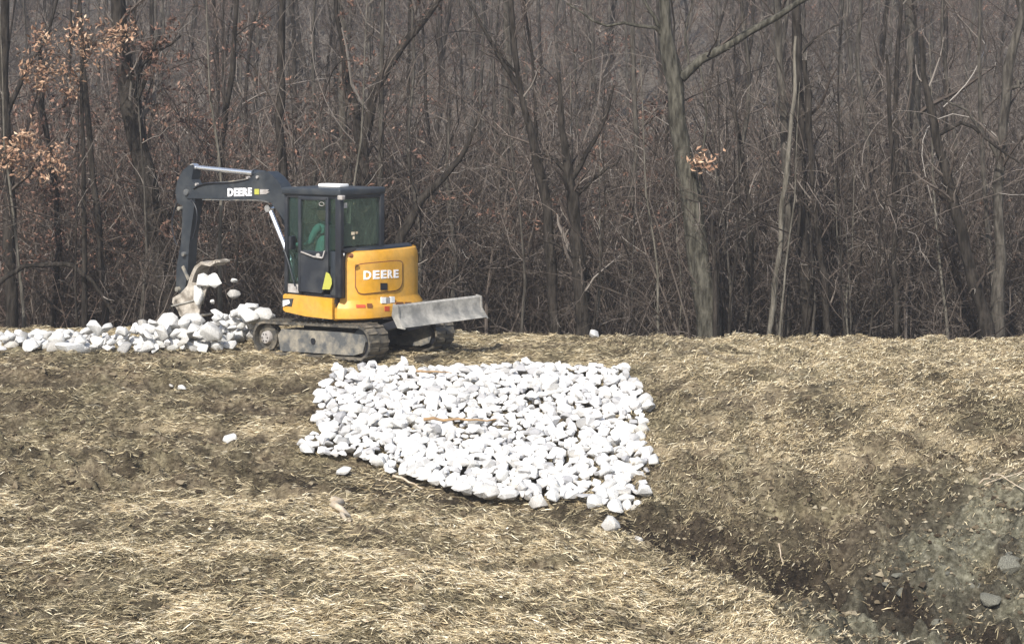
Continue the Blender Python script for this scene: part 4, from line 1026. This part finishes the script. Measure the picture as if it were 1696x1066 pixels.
box(bm, (.08, -.06, .02), (.19, .06, .035)); bmesh.ops.translate(bm, verts=bm.verts, vec=(.045, 0, .735)); bm_obj('cap', bm, M_hair, per, smooth=True)
for s in (1, -1):
    hj = [((0, 0, 0), .02, .032), ((.045, 0, .0), .018, .034)]; he = [(0, 1)]
    for k, dy in enumerate((-.027, -.009, .009, .027)):
        n0 = len(hj); hj += [((.075, dy, .006), .0085), ((.095, dy, -.012), .008), ((.085, dy, -.034), .007)]; he += [(1, n0), (n0, n0 + 1), (n0 + 1, n0 + 2)]
    n0 = len(hj); hj += [((.03, -.03 * s, .0), .0095), ((.06, -.045 * s, -.015), .008)]; he += [(0, n0), (n0, n0 + 1)]
    hm = skin_body('hand', hj, he, M_skin, None, None, 0, 1); hm.transform(Matrix.Translation((.345, .27 * s, .262))); link(bpy.data.objects.new('hand', hm), per)

# --- boom, arm, cylinders
def P2(*pp): return [loc_uw(a, b, 0) for a, b in pp]
foot = (.62, 1.0)
elb = P2((481, 318), (486, 352))
bo = P2((315, 306), (330, 306), (352, 303), (395, 300), (420, 296), (438, 284), (452, 284), (464, 294), (473, 306), (482, 330)) + [(.92, 1.25), (.72, .80), (.55, .86), (.70, 1.30)] + P2((470, 352), (456, 334), (440, 329.5), (345, 328.5), (318, 328), (311, 318))
bm = bmesh.new(); prism(bm, bo, -.11, .11); boom = bm_obj('boom', bm, M_char, exc, bev=.012)
bm = bmesh.new(); prism(bm, P2((345, 329.2), (441, 330.2), (455, 334), (455, 335.5), (440, 332), (345, 330.8)), -.13, .13); bm_obj('boom_seam', bm, M_frame, boom)
bm = bmesh.new(); bb = P2((352, 303.2), (395, 300.4), (420, 296.4)); ee = P2((352, 302), (395, 299), (420, 295)); prism(bm, bb + ee[::-1], -.13, .13); bm_obj('boom_seam', bm, M_frame, boom)
# lettering on the boom
me, v = text_mesh('DEERE', .05)
V, Bk = [], []
for x, y, _ in v:
    uu, ww = loc_uw(377.5 + 40 * x, (325.5 - 1.2 * x) - 13.5 * y, .11); V.append((uu, .118, ww)); Bk.append((uu, .109, ww))
extrude_text(me, V, Bk, 'lettering', M_letter, boom)
bm = bmesh.new(); prism(bm, [loc_uw(a, b, .11) for a, b in ((422, 313), (429.5, 313), (429.5, 322), (422, 322))], .109, .118); bm_obj('emblem_plate', bm, M_lime, boom)
bm = bmesh.new(); prism(bm, [loc_uw(a, b, .11) for a, b in ((431, 313.5), (446, 314), (443, 317), (447, 318), (441, 321.5), (431, 322))], .109, .117); bm_obj('model_plate', bm, M_grey, boom)
# arm
ar = P2((300, 300), (309, 282), (319, 274), (325, 273), (326, 283), (324, 297), (330, 308), (330, 320), (329, 336), (323, 380), (320, 404), (318, 440), (313, 478), (305, 486), (298, 480), (299, 440), (306, 404), (309, 360), (309, 340), (300, 336), (297, 318))
bm = bmesh.new(); prism(bm, ar, -.085, .085); arm = bm_obj('arm', bm, M_char, exc, bev=.01)
for q, rr in (((318, 318), .07), ((303, 478), .055), ((306, 345), .045), ((313, 420), .05)):
    u, w = loc_uw(*q); bm = bmesh.new(); cyl(bm, (u, -.14, w), (u, .14, w), rr * .7); bm_obj('pivot_pin', bm, M_frame, arm, bev=.006)
# arm cylinder above the boom: barrel then rod
def hyd(a, b, split, rb, rr, name, v=0.0, mb=None):
    ua, wa = loc_uw(*a); ub, wb = loc_uw(*b); um, wm = ua + (ub - ua) * split, wa + (wb - wa) * split
    bm = bmesh.new(); cyl(bm, (ua, v, wa), (um, v, wm), rb, seg=14); cyl(bm, (um - (ub - ua) * .02, v, wm - (wb - wa) * .02), (um, v, wm), rb * 1.15, seg=14); o = bm_obj(name, bm, mb or M_char, exc, smooth=True)
    bm = bmesh.new(); cyl(bm, (um, v, wm), (ub, v, wb), rr, seg=12); cyl(bm, (ub, v - .05, wb), (ub, v + .05, wb), rr * 1.6, seg=12); bm_obj('piston_rod', bm, M_chrome, o, smooth=True)
    return o
hyd((440, 289), (322, 277), .16, .055, .036, 'arm_cylinder', mb=M_char)
u, w = loc_uw(425, 285.5)
hyd((497, 470), (446, 345), .30, .06, .034, 'boom_cylinder', .0)
hyd((305, 345), (312, 440), .55, .045, .028, 'bucket_cylinder', .0)
# hoses
tube_part('hydraulic_hose', [(loc_uw(330, 312)[0], .12, loc_uw(330, 312)[1]), (loc_uw(355, 305)[0], .13, loc_uw(355, 303)[1]), (loc_uw(385, 302)[0], .12, loc_uw(385, 302)[1]), (loc_uw(420, 296)[0], .12, loc_uw(420, 296)[1])], .012, M_black, boom)
tube_part('hydraulic_hose', [(loc_uw(324, 330)[0], .10, loc_uw(324, 330)[1]), (loc_uw(336, 360)[0], .12, loc_uw(336, 355)[1]), (loc_uw(327, 395)[0], .10, loc_uw(327, 395)[1])], .012, M_black, arm)
tube_part('hydraulic_hose', [(loc_uw(300, 335)[0], .08, loc_uw(300, 335)[1]), (loc_uw(293, 370)[0], .1, loc_uw(293, 370)[1]), (loc_uw(300, 405)[0], .09, loc_uw(300, 405)[1])], .011, M_black, arm)
# bright lugs at the boom head
for q in ((420, 294), (436, 293), (335, 305)):
    u, w = loc_uw(*q); bm = bmesh.new(); cyl(bm, (u, .09, w), (u, .14, w), .022, seg=10); bm_obj('grease_fitting', bm, M_grey, boom)
# bucket linkage
bm = bmesh.new(); ua, wa = loc_uw(312, 440); ub, wb = loc_uw(299, 470); uc, wc = loc_uw(322, 462)
for v in (-.12, .12): bar(bm, (ua, v, wa), (uc, v, wc), .05, .02)
bm_obj('bucket_link', bm, M_frame, arm)
# bucket: curled shell, open towards the cab
sh = lambda *q: P2(*[(a + 7, b) for a, b in q])
outer = sh((360, 431), (352, 436), (337, 432), (326, 440), (319, 455), (314, 472), (303, 484), (290, 492), (289, 500), (297, 510), (302, 522), (314, 527), (333, 522))
inner = sh((360, 434), (352, 440), (338, 437), (330, 444), (324, 458), (319, 476), (308, 489), (297, 497), (299, 505), (304, 513), (308, 518), (317, 522), (333, 519))
BW = .14
bm = bmesh.new(); nO = len(outer)
ro = [[bm.verts.new((p[0], v, p[1])) for p in outer] for v in (-BW, BW)]; ri = [[bm.verts.new((p[0], v, p[1])) for p in inner] for v in (-BW, BW)]
for k in range(nO - 1):
    bm.faces.new((ro[0][k], ro[1][k], ro[1][k + 1], ro[0][k + 1])); bm.faces.new((ri[0][k], ri[0][k + 1], ri[1][k + 1], ri[1][k]))
    for s in (0, 1): bm.faces.new((ro[s][k], ro[s][k + 1], ri[s][k + 1], ri[s][k]))
for k in (0, nO - 1): bm.faces.new((ro[0][k], ri[0][k], ri[1][k], ro[1][k]))
bucket = bm_obj('bucket', bm, M_bucket, exc, smooth=True, ang=35)
sidep = P2((338, 437), (330, 443), (323, 458), (318, 476), (306, 488), (292, 495), (292, 503), (304, 520), (314, 525), (331, 521), (334, 500), (338, 480), (341, 462), (343, 450))
for v in (-BW, BW - .02):
    bm = bmesh.new()
    sp2 = P2(*[(a - 4, b) for a, b in ((327, 446), (318, 460), (312, 478), (304, 486), (305, 495), (330, 505), (336, 480))]) if v < 0 else P2(*[(a + 9, b) for a, b in ((319, 466), (316, 478), (304, 490), (290, 496), (290, 503), (302, 522), (314, 526), (331, 521), (334, 503), (342, 484), (345, 472), (332, 468))])
    prism(bm, sp2, v, v + .02); bm_obj('side_plate', bm, M_bucket, bucket)
u0, w0 = loc_uw(296, 503); u1, w1 = loc_uw(333, 496)
bm = bmesh.new(); bar(bm, (u0, BW + .012, w0 - .02), (u1, BW + .012, w1), .02, .02); bm_obj('wear_strip', bm, M_blade, bucket)
u, w = loc_uw(368, 432); u2, w2 = loc_uw(354, 437)
for k in range(4):
    v = -BW + .06 + k * (2 * BW - .12) / 3; bm = bmesh.new(); bar(bm, (u2, v, w2), (u, v, w + .005), .05, .07); bar(bm, (u, v, w + .004), (u - .06, v, w - .0), .03, .05); bm_obj('bucket_tooth', bm, M_bucket, bucket)

# ------------------------------------------------------------------ rocks
def rock_mesh(k, rg, el, npt=20, bev=.05):
    bm = bmesh.new()
    for _ in range(npt):
        p = rg.normal(size=3); p /= np.linalg.norm(p); p *= rg.uniform(.82, 1.06)
        bm.verts.new(p * np.array(el))
    r = bmesh.ops.convex_hull(bm, input=bm.verts)
    bmesh.ops.delete(bm, geom=list({g for g in r['geom_interior'] if isinstance(g, bmesh.types.BMVert)}), context='VERTS')
    bmesh.ops.dissolve_limit(bm, angle_limit=R_(14), verts=bm.verts, edges=bm.edges)
    bmesh.ops.bevel(bm, geom=bm.edges[:], offset=bev * .6, segments=1, affect='EDGES', clamp_overlap=True)
    bmesh.ops.triangulate(bm, faces=bm.faces)
    bmesh.ops.recalc_face_normals(bm, faces=bm.faces)
    me = bpy.data.meshes.new('limestone_rock'); bm.to_mesh(me); bm.free(); me.materials.append(M_rock)
    for p in me.polygons: p.use_smooth = True
    me.set_sharp_from_angle(angle=R_(32))
    return me
rr = np.random.default_rng(77)
RM = []; shapes = []
for k in range(16):
    kind = ('rounded', 'flat', 'long', 'blocky')[k % 4]
    el = {'rounded': (1, .85, .75), 'flat': (1.1, .9, .5), 'long': (1.2, .72, .6), 'blocky': (1, .9, .8)}[kind]
    RM.append(rock_mesh(k, rr, el, 14 if kind == 'blocky' else 19, .10 if k % 3 else .05)); shapes.append(kind)
rocks = []   # (x,y,z,size,mesh index,euler,zone text,always)
def pip(x, y, poly):
    inside = False; n = len(poly); j = n - 1
    for i in range(n):
        xi, yi = poly[i]; xj, yj = poly[j]
        if (yi > y) != (yj > y) and x < (xj - xi) * (y - yi) / (yj - yi) + xi: inside = not inside
        j = i
    return inside
polypx = [(558, 616), (625, 614), (700, 615), (780, 615), (860, 608), (940, 614), (1030, 611), (1046, 630), (1060, 655), (1078, 668), (1066, 700), (1072, 740), (1072, 790), (1064, 850), (1030, 858), (985, 850), (940, 830), (880, 832), (800, 830), (740, 812), (690, 798), (640, 786), (600, 768), (548, 760), (515, 748), (498, 738), (530, 716), (526, 690), (524, 662), (545, 635)]
poly = [on_ground(*p) for p in polypx]
px_of = lambda x, y, z: (848 + x / y * F, HY + (H - z) / y * F)
step = .117
for iy in range(110):
    for ix in range(88):
        x = -3.2 + ix * step + (iy % 2) * step / 2 + rr.normal(0, .028); y = 21 + iy * step * .9 + rr.normal(0, .028)
        if not pip(x, y, poly): continue
        z0 = float(ground_base(x, y)); px, py = px_of(x, y, z0)
        thin = sst(950, 1000, px) * sst(770, 800, py)
        if rr.random() < .35 * thin: continue
        s = float(np.clip(rr.lognormal(math.log(.081), .26), .05, .13)) * (1 + .12 * sst(700, 800, py))
        rocks.append([x, y, z0 + .03 + s * .3, s, int(rr.integers(16)), (rr.normal(0, .2) - .1, rr.normal(0, .2), rr.uniform(0, 6.28)), 'patch', False])
        if rr.random() < .12 and thin < .3:
            rocks.append([x + rr.normal(0, .05), y + rr.normal(0, .05), z0 + .07 + s * .45, s * rr.uniform(.7, 1.05), int(rr.integers(16)), (rr.normal(0, .5), rr.normal(0, .5), rr.uniform(0, 6.28)), 'patch', False])
# row of heaped rock on the bank, rising towards the excavator
def heap_h(px): return float(np.interp(px, [-60, 0, 80, 100, 200, 250, 300, 350, 400, 440, 455], [.12, .13, .14, .16, .22, .32, .38, .41, .43, .48, .46]))
for layer in range(7):
    for k in range(260):
        px = rr.uniform(-70, 446); Dc = 27.55 + .5 * float(sst(330, 400, px)); D = Dc + rr.uniform(-.8, 1.0)
        x = (px - 848) / F * D
        hh = heap_h(px) * math.exp(-((D - Dc) / .7) ** 2 * .8)
        z = layer * .09
        if z > hh: continue
        if any((x - q[0]) ** 2 + (D - q[1]) ** 2 < .015 and abs(q[2] - z) < .09 for q in rocks if q[6] == 'heap'): continue
        s = float(np.clip(rr.lognormal(math.log(.118), .3), .07, .2)) * (1.0 if px > 230 else .8)
        if px > 385 and D < 27.95: continue
        rocks.append([x, D, z + .04 + s * .25, s, int(rr.integers(16)), (rr.normal(0, .4), rr.normal(0, .4), rr.uniform(0, 6.28)), 'heap', False])
def single(px, y, wpx, label, D=None, z=None, kind=None, mat_=None, tilt=0.0):
    if D is None: X, Dd = on_ground(px, y + wpx * .2); Z = float(ground_z(X, Dd)) + wpx / F * Dd * .26 + .03
    else: Dd = D; X, _, Z = pxw(px, y, D)
    s = wpx / F * Dd / 2 * 1.12
    ks = [i for i, t in enumerate(shapes) if kind is None or t == kind]
    rocks.append([X, Dd, Z, s, ks[int(rr.integers(len(ks)))], (rr.normal(0, .2), rr.normal(0, .2) + tilt, rr.uniform(0, 3)), label, True])
single(1012, 877, 34, 'white rounded rock lying alone lowest below the rock patch, at the ditch')
single(1057, 871, 17, 'small white rock just right of the lowest lone rock by the ditch', kind='blocky')
single(1022, 857, 18, 'small white rock just above the lowest lone rock by the ditch', kind='long')
single(1051, 838, 24, 'white rock at the bottom right corner of the rock patch')
single(1083, 768, 25, 'white rock lying alone off the right side of the rock patch', kind='blocky')
single(1072, 672, 26, 'white rock sticking out of the right side of the patch high up')
single(381, 711, 25, 'white blocky rock lying alone on the rutted slope left of the patch', kind='blocky')
single(301, 641, 18, 'small white rock lying on the slope below the rock row')
single(284, 628, 9, 'tiny white stone just up the slope from a small white rock')
single(983, 553, 27, 'white stone lying alone on the crest right of the dozer blade', D=28.6, kind='flat')
single(508, 738, 36, 'long flat white rock at the left tip of the rock patch', kind='long')
single(893, 825, 34, 'big pale rock standing out of the lower edge of the patch', kind='rounded')
single(568, 775, 24, 'flat white rock just below the lower left edge of the patch', kind='flat')
single(121, 578, 60, 'biggest flat white rock at the front of the rock row', D=26.85, kind='flat')
single(92, 557, 20, 'white rock on top of the low left part of the rock row', D=28.0)
single(413, 524, 36, 'pale grey upright slab at the top of the heap next to the track', D=27.9, kind='blocky')
single(436, 522, 34, 'rounded grey boulder at the top of the heap by the track', D=27.95, kind='rounded')
single(318, 533, 40, 'large white rock heaped under the bucket', D=28.3, kind='rounded')
single(338, 466, 36, 'large white rock held in the bucket', D=28.95, kind='rounded')
single(355, 464, 28, 'white rock hanging over the side of the bucket', D=28.85, kind='blocky')
single(328, 487, 28, 'white rock low inside the bucket', D=28.95, kind='long', tilt=1.3)
single(387, 487, 21, 'white rock falling free from the bucket', D=28.8, kind='rounded')
single(388, 464, 13, 'small brown-grey stone falling above the larger falling rock', D=28.9, kind='long')
single(352, 499, 11, 'small stone falling below the bucket', D=28.9, kind='blocky')

def rock_matrix(r): return Matrix.Translation(r[:3]) @ Matrix.Rotation(r[5][2], 4, 'Z') @ Matrix.Rotation(r[5][1], 4, 'Y') @ Matrix.Rotation(r[5][0], 4, 'X') @ Matrix.Diagonal((r[3],) * 3 + (1,))
order = sorted(range(len(rocks)), key=lambda i: -(1e3 if rocks[i][7] else 0) - rocks[i][3] / rocks[i][1] * (1.15 if rocks[i][2] > ground_base(rocks[i][0], rocks[i][1]) + .09 else 1) - (.002 if rocks[i][6] == 'heap' else 0))
ind = set(order[:300])
def rock_label(r):
    if r[7]: return r[6]
    px, py = px_of(*r[:3]); size = 'large' if r[3] > .165 else 'medium' if r[3] > .12 else 'small'
    if r[6] == 'heap':
        if px < 60: w = 'in the rock row at the left edge of the picture'
        elif px < 130: w = 'in the low left part of the rock row'
        elif px < 210: w = 'in the middle of the rock row'
        elif px < 290: w = 'where the rock row starts to rise into a heap'
        elif px < 360: w = 'in the heap below the bucket'
        else: w = 'in the heap between the bucket and the track'
    else:
        col = 'left edge' if px < 590 else 'left part' if px < 690 else 'centre' if px < 850 else 'right part' if px < 970 else 'right edge'
        row = 'topmost band' if py < 632 else 'upper band' if py < 680 else 'middle band' if py < 730 else 'lower band' if py < 780 else 'bottom band'
        w = 'in the %s of the rock patch, %s' % (row, 'towards its ' + col if 'edge' in col else 'in its ' + col if 'part' in col else 'near its centre')
    return '%s %s white rock %s' % (size, shapes[r[4]], w)
rubV, rubF, nv = [], [], 0
for i, r in enumerate(rocks):
    if i in ind:
        o = bpy.data.objects.new('limestone_rock', RM[r[4]]); COL.objects.link(o); o.matrix_world = rock_matrix(r)
        o['label'] = rock_label(r); o['category'] = 'rock'; o['group'] = 'white limestone rocks'
    else:
        me = RM[r[4]]; v = np.empty(len(me.vertices) * 3); me.vertices.foreach_get('co', v); v = v.reshape(-1, 3)
        Mx = np.array(rock_matrix(r)); rubV.append(v @ Mx[:3, :3].T + Mx[:3, 3]); f = np.empty(len(me.polygons) * 3, np.int32); me.loops.foreach_get('vertex_index', f); rubF.append(f.reshape(-1, 3) + nv); nv += len(v)
ru = link(bpy.data.objects.new('rock_rubble', mesh_np('rock_rubble', np.concatenate(rubV), [np.concatenate(rubF)], [M_rubble])))
ru['kind'] = 'stuff'; ru['label'] = 'smaller white limestone pieces packed between the larger rocks'; ru['category'] = 'rubble'
print('rocks', len(rocks), 'rubble', len(rubV))
# muddy grey stones lower right, and stones in the ditch
for (px, y, w, lab, k, mt) in ((1672, 950, 60, 'grey muddy boulder at the right edge above the ditch', 3, M_greyrock), (1415, 1042, 44, 'flat grey-green stone in the ditch bottom', 1, M_greyrock), (1482, 1062, 42, 'pale buff stone cut by the bottom edge of the picture', 0, M_buff), (1640, 1010, 50, 'grey slab lying in the clay below the muddy boulder', 5, M_greyrock),
                            (1545, 985, 16, 'small grey stone in the clay of the ditch side', 7, M_greyrock), (1318, 945, 20, 'buff clod standing up at the edge of the dark ditch', 3, M_buff), (1560, 755, 22, 'buff stone half buried in the right-hand slope', 0, M_buff)):
    X, D = on_ground(px, min(y, 1060)); 
    if y > 1060: D -= .1
    me = RM[k].copy(); me.materials.clear(); me.materials.append(mt)
    o = bpy.data.objects.new('muddy_stone', me); COL.objects.link(o); s = w / F * D / 2
    o.location = (X, D, float(ground_z(X, D)) - s * .12); o.scale = (s, s, s * .9); o.rotation_euler = (.1, .1, k); o['label'] = lab; o['category'] = 'stone'

rg_ = np.random.default_rng(8)
for k in range(14):
    px = rg_.uniform(1360, 1700); y = rg_.uniform(1075 - (px - 1300) * .42, 1064)
    X, D = on_ground(px, y); me = RM[int(rg_.integers(16))].copy(); me.materials.clear(); me.materials.append(M_greyrock); s_ = rg_.uniform(.045, .13)
    o = bpy.data.objects.new('muddy_stone', me); COL.objects.link(o); o.location = (X, D, float(ground_z(X, D)) - s_ * .35); o.scale = (s_, s_, s_ * .8); o.rotation_euler = (rg_.uniform(-.3, .3), rg_.uniform(-.3, .3), rg_.uniform(0, 6))
    o['label'] = '%s grey-green stone half buried in the clay at the %s of the ditch' % ('fist-sized' if s_ < .085 else 'larger', 'mouth' if px < 1480 else 'right-hand side'); o['category'] = 'stone'; o['group'] = 'half-buried stones in the ditch clay'
# ------------------------------------------------------------------ sticks and wood
def stick(pts, r0, m, label, name='stick', z=.03, twigs=0):
    P = []
    for (px, y, up) in pts:
        X, D = on_ground(px, y); P.append((X, D, float(ground_z(X, D)) + z + up))
    P = np.array(P); rg = np.random.default_rng(int(pts[0][0])); K = 8; t = np.linspace(0, 1, K); s = np.linspace(0, 1, len(P))
    Q_ = np.stack([np.interp(t, s, P[:, k]) for k in range(3)], 1); Q_[1:-1] += rg.normal(0, r0 * .7, (K - 2, 3)); org = Q_[0].copy(); Q_ = (Q_ - org)[None]
    Rr = np.linspace(r0, r0 * .35, K)[None]; a = Acc(); a.add(*tubes(Q_, Rr, 6))
    if twigs: 
        p, r = sprout(Q_, Rr, twigs, .2, .9, .35, .6, .6, 4, rg, .15, .02, .003); a.add(*tubes(p, r, 4))
    o = link(bpy.data.objects.new(name, a.mesh(name, [m]))); o.location = tuple(org); o['label'] = label; o['category'] = 'stick'; return o
M_dry = mat('weathered_wood', (.55, .47, .36), .8, nodes=dirty((.55, .47, .36), (.35, .27, .18), 9, .4, .7))
M_plank = mat('brown_wood', (.36, .23, .11), .8, nodes=dirty((.38, .24, .11), (.24, .15, .08), 9, .4, .7))
stick([(1622, 815, .02), (1650, 826, .06), (1700, 846, .03)], .014, M_dry, 'pale forked branch sticking in from the right edge of the picture', twigs=4)
stick([(1630, 822, .0), (1665, 818, .08), (1705, 812, .1)], .008, M_dry, 'thin pale twig crossing above the pale forked branch')
stick([(552, 843, .02), (583, 868, .02)], .05, M_dry, 'short pale chunk of wood lying on the straw below the patch', 'wood_chunk', .02)
stick([(702, 716, .14), (765, 719, .16), (822, 717, .14)], .022, M_plank, 'brown stick lying across the middle of the rock patch', z=.1)
stick([(690, 641, .13), (748, 643, .14)], .018, M_plank, 'short dark stick lying in the upper part of the rock patch', z=.09)
stick([(940, 892, .02), (985, 872, .04)], .007, M_dry, 'thin pale straw stalk leaning left of the lowest rock')
stick([(650, 797, .05), (700, 806, .03)], .02, M_dry, 'pale stick at the lower left edge of the rock patch')
stick([(1290, 905, .02), (1300, 940, .0)], .010, M_dry, 'thin pale twig standing at the edge of the ditch')
stick([(1130, 952, .01), (1200, 985, .02)], .008, M_thatch, 'dark thin twig lying at the lip of the ditch')

# ------------------------------------------------------------------ straw, thatch, chips
def blades(name, label, cat, m, n, dens, lmin, lmax, wid, lift, seed, xr=(-7.8, 7.8), yr=(14.0, 30.0), align=None, standing=0.0):
    rg = np.random.default_rng(seed)
    # sample evenly over the visible wedge, thinning with distance
    D = rg.uniform(0, 1, n * 4); D = yr[0] + (yr[1] - yr[0]) * D ** 1.15; X = rg.uniform(-.283, .283, n * 4) * D
    keep = rg.random(n * 4) < dens(X, D); X = X[keep][:n]; D = D[keep][:n]; n_ = len(X)
    Z = ground_z(X, D)
    L = rg.uniform(lmin, lmax, n_) * rg.uniform(.6, 1, n_); th = rg.uniform(0, 2 * np.pi, n_) if align is None else align(X, D, rg, n_)
    e = np.abs(rg.normal(0, .22, n_)) + standing * (rg.random(n_) < .3)
    d = np.stack([np.cos(th) * np.cos(e), np.sin(th) * np.cos(e), np.sin(e)], 1)
    bend = rg.normal(0, .15, (n_, 3)) * L[:, None]; bend[:, 2] = np.abs(bend[:, 2]) * .5
    C = np.stack([X, D, Z + lift * rg.uniform(.2, 1.4, n_)], 1)
    a = C - d * L[:, None] / 2; b = C + bend * .5; c = C + d * L[:, None] / 2
    side = np.cross(d, rg.normal(size=(n_, 3)) * .35 + np.array([0, 0, 1])); side /= np.linalg.norm(side, axis=1, keepdims=True)
    w = (wid * rg.uniform(.5, 1.3, n_))[:, None]
    V = np.stack([a - side * w * .5, a + side * w * .5, b + side * w, b - side * w, c], 1).reshape(-1, 3)
    k = np.arange(n_)[:, None] * 5
    me = mesh_np(name, V, [np.concatenate([k + 0, k + 1, k + 2, k + 3], 1), np.concatenate([k + 3, k + 2, k + 4], 1)], [m])
    o = link(bpy.data.objects.new(name, me)); o['kind'] = 'stuff'; o['label'] = label; o['category'] = cat; return o
def align_slope(X, D, rg, n):
    base = np.where(X > 1.4, R_(48), np.where((D < interp(X, YE)) & (X > -1), -R_(30), R_(4))); return base + rg.normal(0, .55, n) + np.pi * (rg.random(n) < .5)
def not_rocks(X, D): 
    return 1.0
blades('dry_straw', 'pale dry straw lying over the slopes in patches', 'straw', M_straw, 210000, lambda X, D: .02 + .98 * straw_mask(X, D) ** 1.3, .06, .19, .0042, .025, 1, align=align_slope)
blades('brown_thatch', 'matted brown dead grass covering the bank', 'dead grass', M_thatch, 280000, lambda X, D: .8 - .6 * lanes(X, D) - .65 * clay_mask(X, D) - .3 * straw_mask(X, D) - .65 * sst(.5, .6, fbm(X * 1.6, D * 2.6, 91, 4)), .05, .16, .0042, .02, 2, align=align_slope, standing=.35)
blades('wood_chips', 'scattered wood chips and leaf scraps on the near bank', 'wood chips', M_chip, 9000, lambda X, D: sst(23, 20, D) * sst(3, 1.5, X) * (.15 + .85 * straw_mask(X, D)), .03, .08, .013, .02, 3, yr=(14, 23))

# ------------------------------------------------------------------ clods of soil
def clods(n, seed):
    rg = np.random.default_rng(seed); bs = []
    for k in range(5):
        bm = bmesh.new()
        for _ in range(11):
            p = rg.normal(size=3); p /= np.linalg.norm(p); bm.verts.new(p * rg.uniform(.75, 1.05) * np.array((1, .8, .6)))
        r = bmesh.ops.convex_hull(bm, input=bm.verts); bmesh.ops.delete(bm, geom=list({g for g in r['geom_interior'] if isinstance(g, bmesh.types.BMVert)}), context='VERTS')
        bm.verts.index_update(); bs.append((np.array([v.co[:] for v in bm.verts]), np.array([[v.index for v in f.verts] for f in bm.faces]))); bm.free()
    D = 14.5 + 14 * rg.random(n * 5) ** 1.1; X = rg.uniform(-.283, .283, n * 5) * D
    dd = np.abs(D - interp(X, YD)); dens = .12 + .7 * np.exp(-(dd / .8) ** 2) + .45 * sst(1.5, 3.5, X) * sst(25.5, 23, D) + .6 * sst(.5, .62, fbm(X * .9, D * 1.4, 83, 3)) - .35 * straw_mask(X, D)
    kp = rg.random(n * 5) < dens * .5; X = X[kp][:n]; D = D[kp][:n]; Z = ground_z(X, D)
    V, Fc, nv = [], [], 0
    for x, y, z, k, t, sz in zip(X, D, Z, rg.integers(0, 5, len(X)), rg.uniform(0, 6.28, len(X)), np.clip(rg.lognormal(math.log(.022), .5, len(X)), .01, .085)):
        v, f = bs[k]; c, s_ = math.cos(t), math.sin(t)
        w = v @ np.array([[c, s_, 0], [-s_, c, 0], [0, 0, 1]]) * sz + (x, y, z + sz * .1); V.append(w); Fc.append(f + nv); nv += len(v)
    return mesh_np('soil_clods', np.concatenate(V), [np.concatenate(Fc)], [M_clod])
M_clod = mat('clod_soil', (.12, .09, .06), .95, spec=.1, nodes=straw_nodes([(0, (.03, .022, .015)), (.4, (.09, .07, .046)), (.75, (.19, .155, .105)), (1, (.32, .28, .20))]))
o = link(bpy.data.objects.new('soil_clods', clods(13000, 4))); o['kind'] = 'stuff'; o['label'] = 'crumbled clods of brown soil over the banks and in the ditch'; o['category'] = 'soil'

# ------------------------------------------------------------------ thin winter haze over the whole place
hm = bpy.data.materials.new('haze_air'); hm.use_nodes = True; nt = hm.node_tree; nt.nodes.clear()
pv = N(nt, 'ShaderNodeVolumePrincipled', Density=.0020); pv.inputs['Color'].default_value = (.90, .875, .87, 1); pv.inputs['Anisotropy'].default_value = .3
ho = N(nt, 'ShaderNodeOutputMaterial'); nt.links.new(pv.outputs[0], ho.inputs['Volume'])
bm = bmesh.new(); box(bm, (-600, -220, float(GZ.min()) - 1), (600, 720, float(GZ.max()) + 18))
hz = bm_obj('haze', bm, hm, None); hz['kind'] = 'stuff'; hz['label'] = 'thin winter haze softening the far wood'; hz['category'] = 'haze'

# where several alike things share a description, say which of them is meant
by = {}
for o in bpy.data.objects:
    if o.parent is None and 'category' in o and o.get('kind') is None: by.setdefault(o['label'], []).append(o)
for lab, os_ in by.items():
    if 2 <= len(os_) <= 4:
        os_.sort(key=lambda o: o.matrix_basis.translation.x / max(1, o.matrix_basis.translation.y))
        names = {2: ('left-hand', 'right-hand'), 3: ('leftmost', 'middle', 'rightmost'), 4: ('leftmost', 'second from left', 'third from left', 'rightmost')}[len(os_)]
        for o, w in zip(os_, names):
            if len((w + ' ' + lab).split()) <= 16: o['label'] = w + ' ' + lab
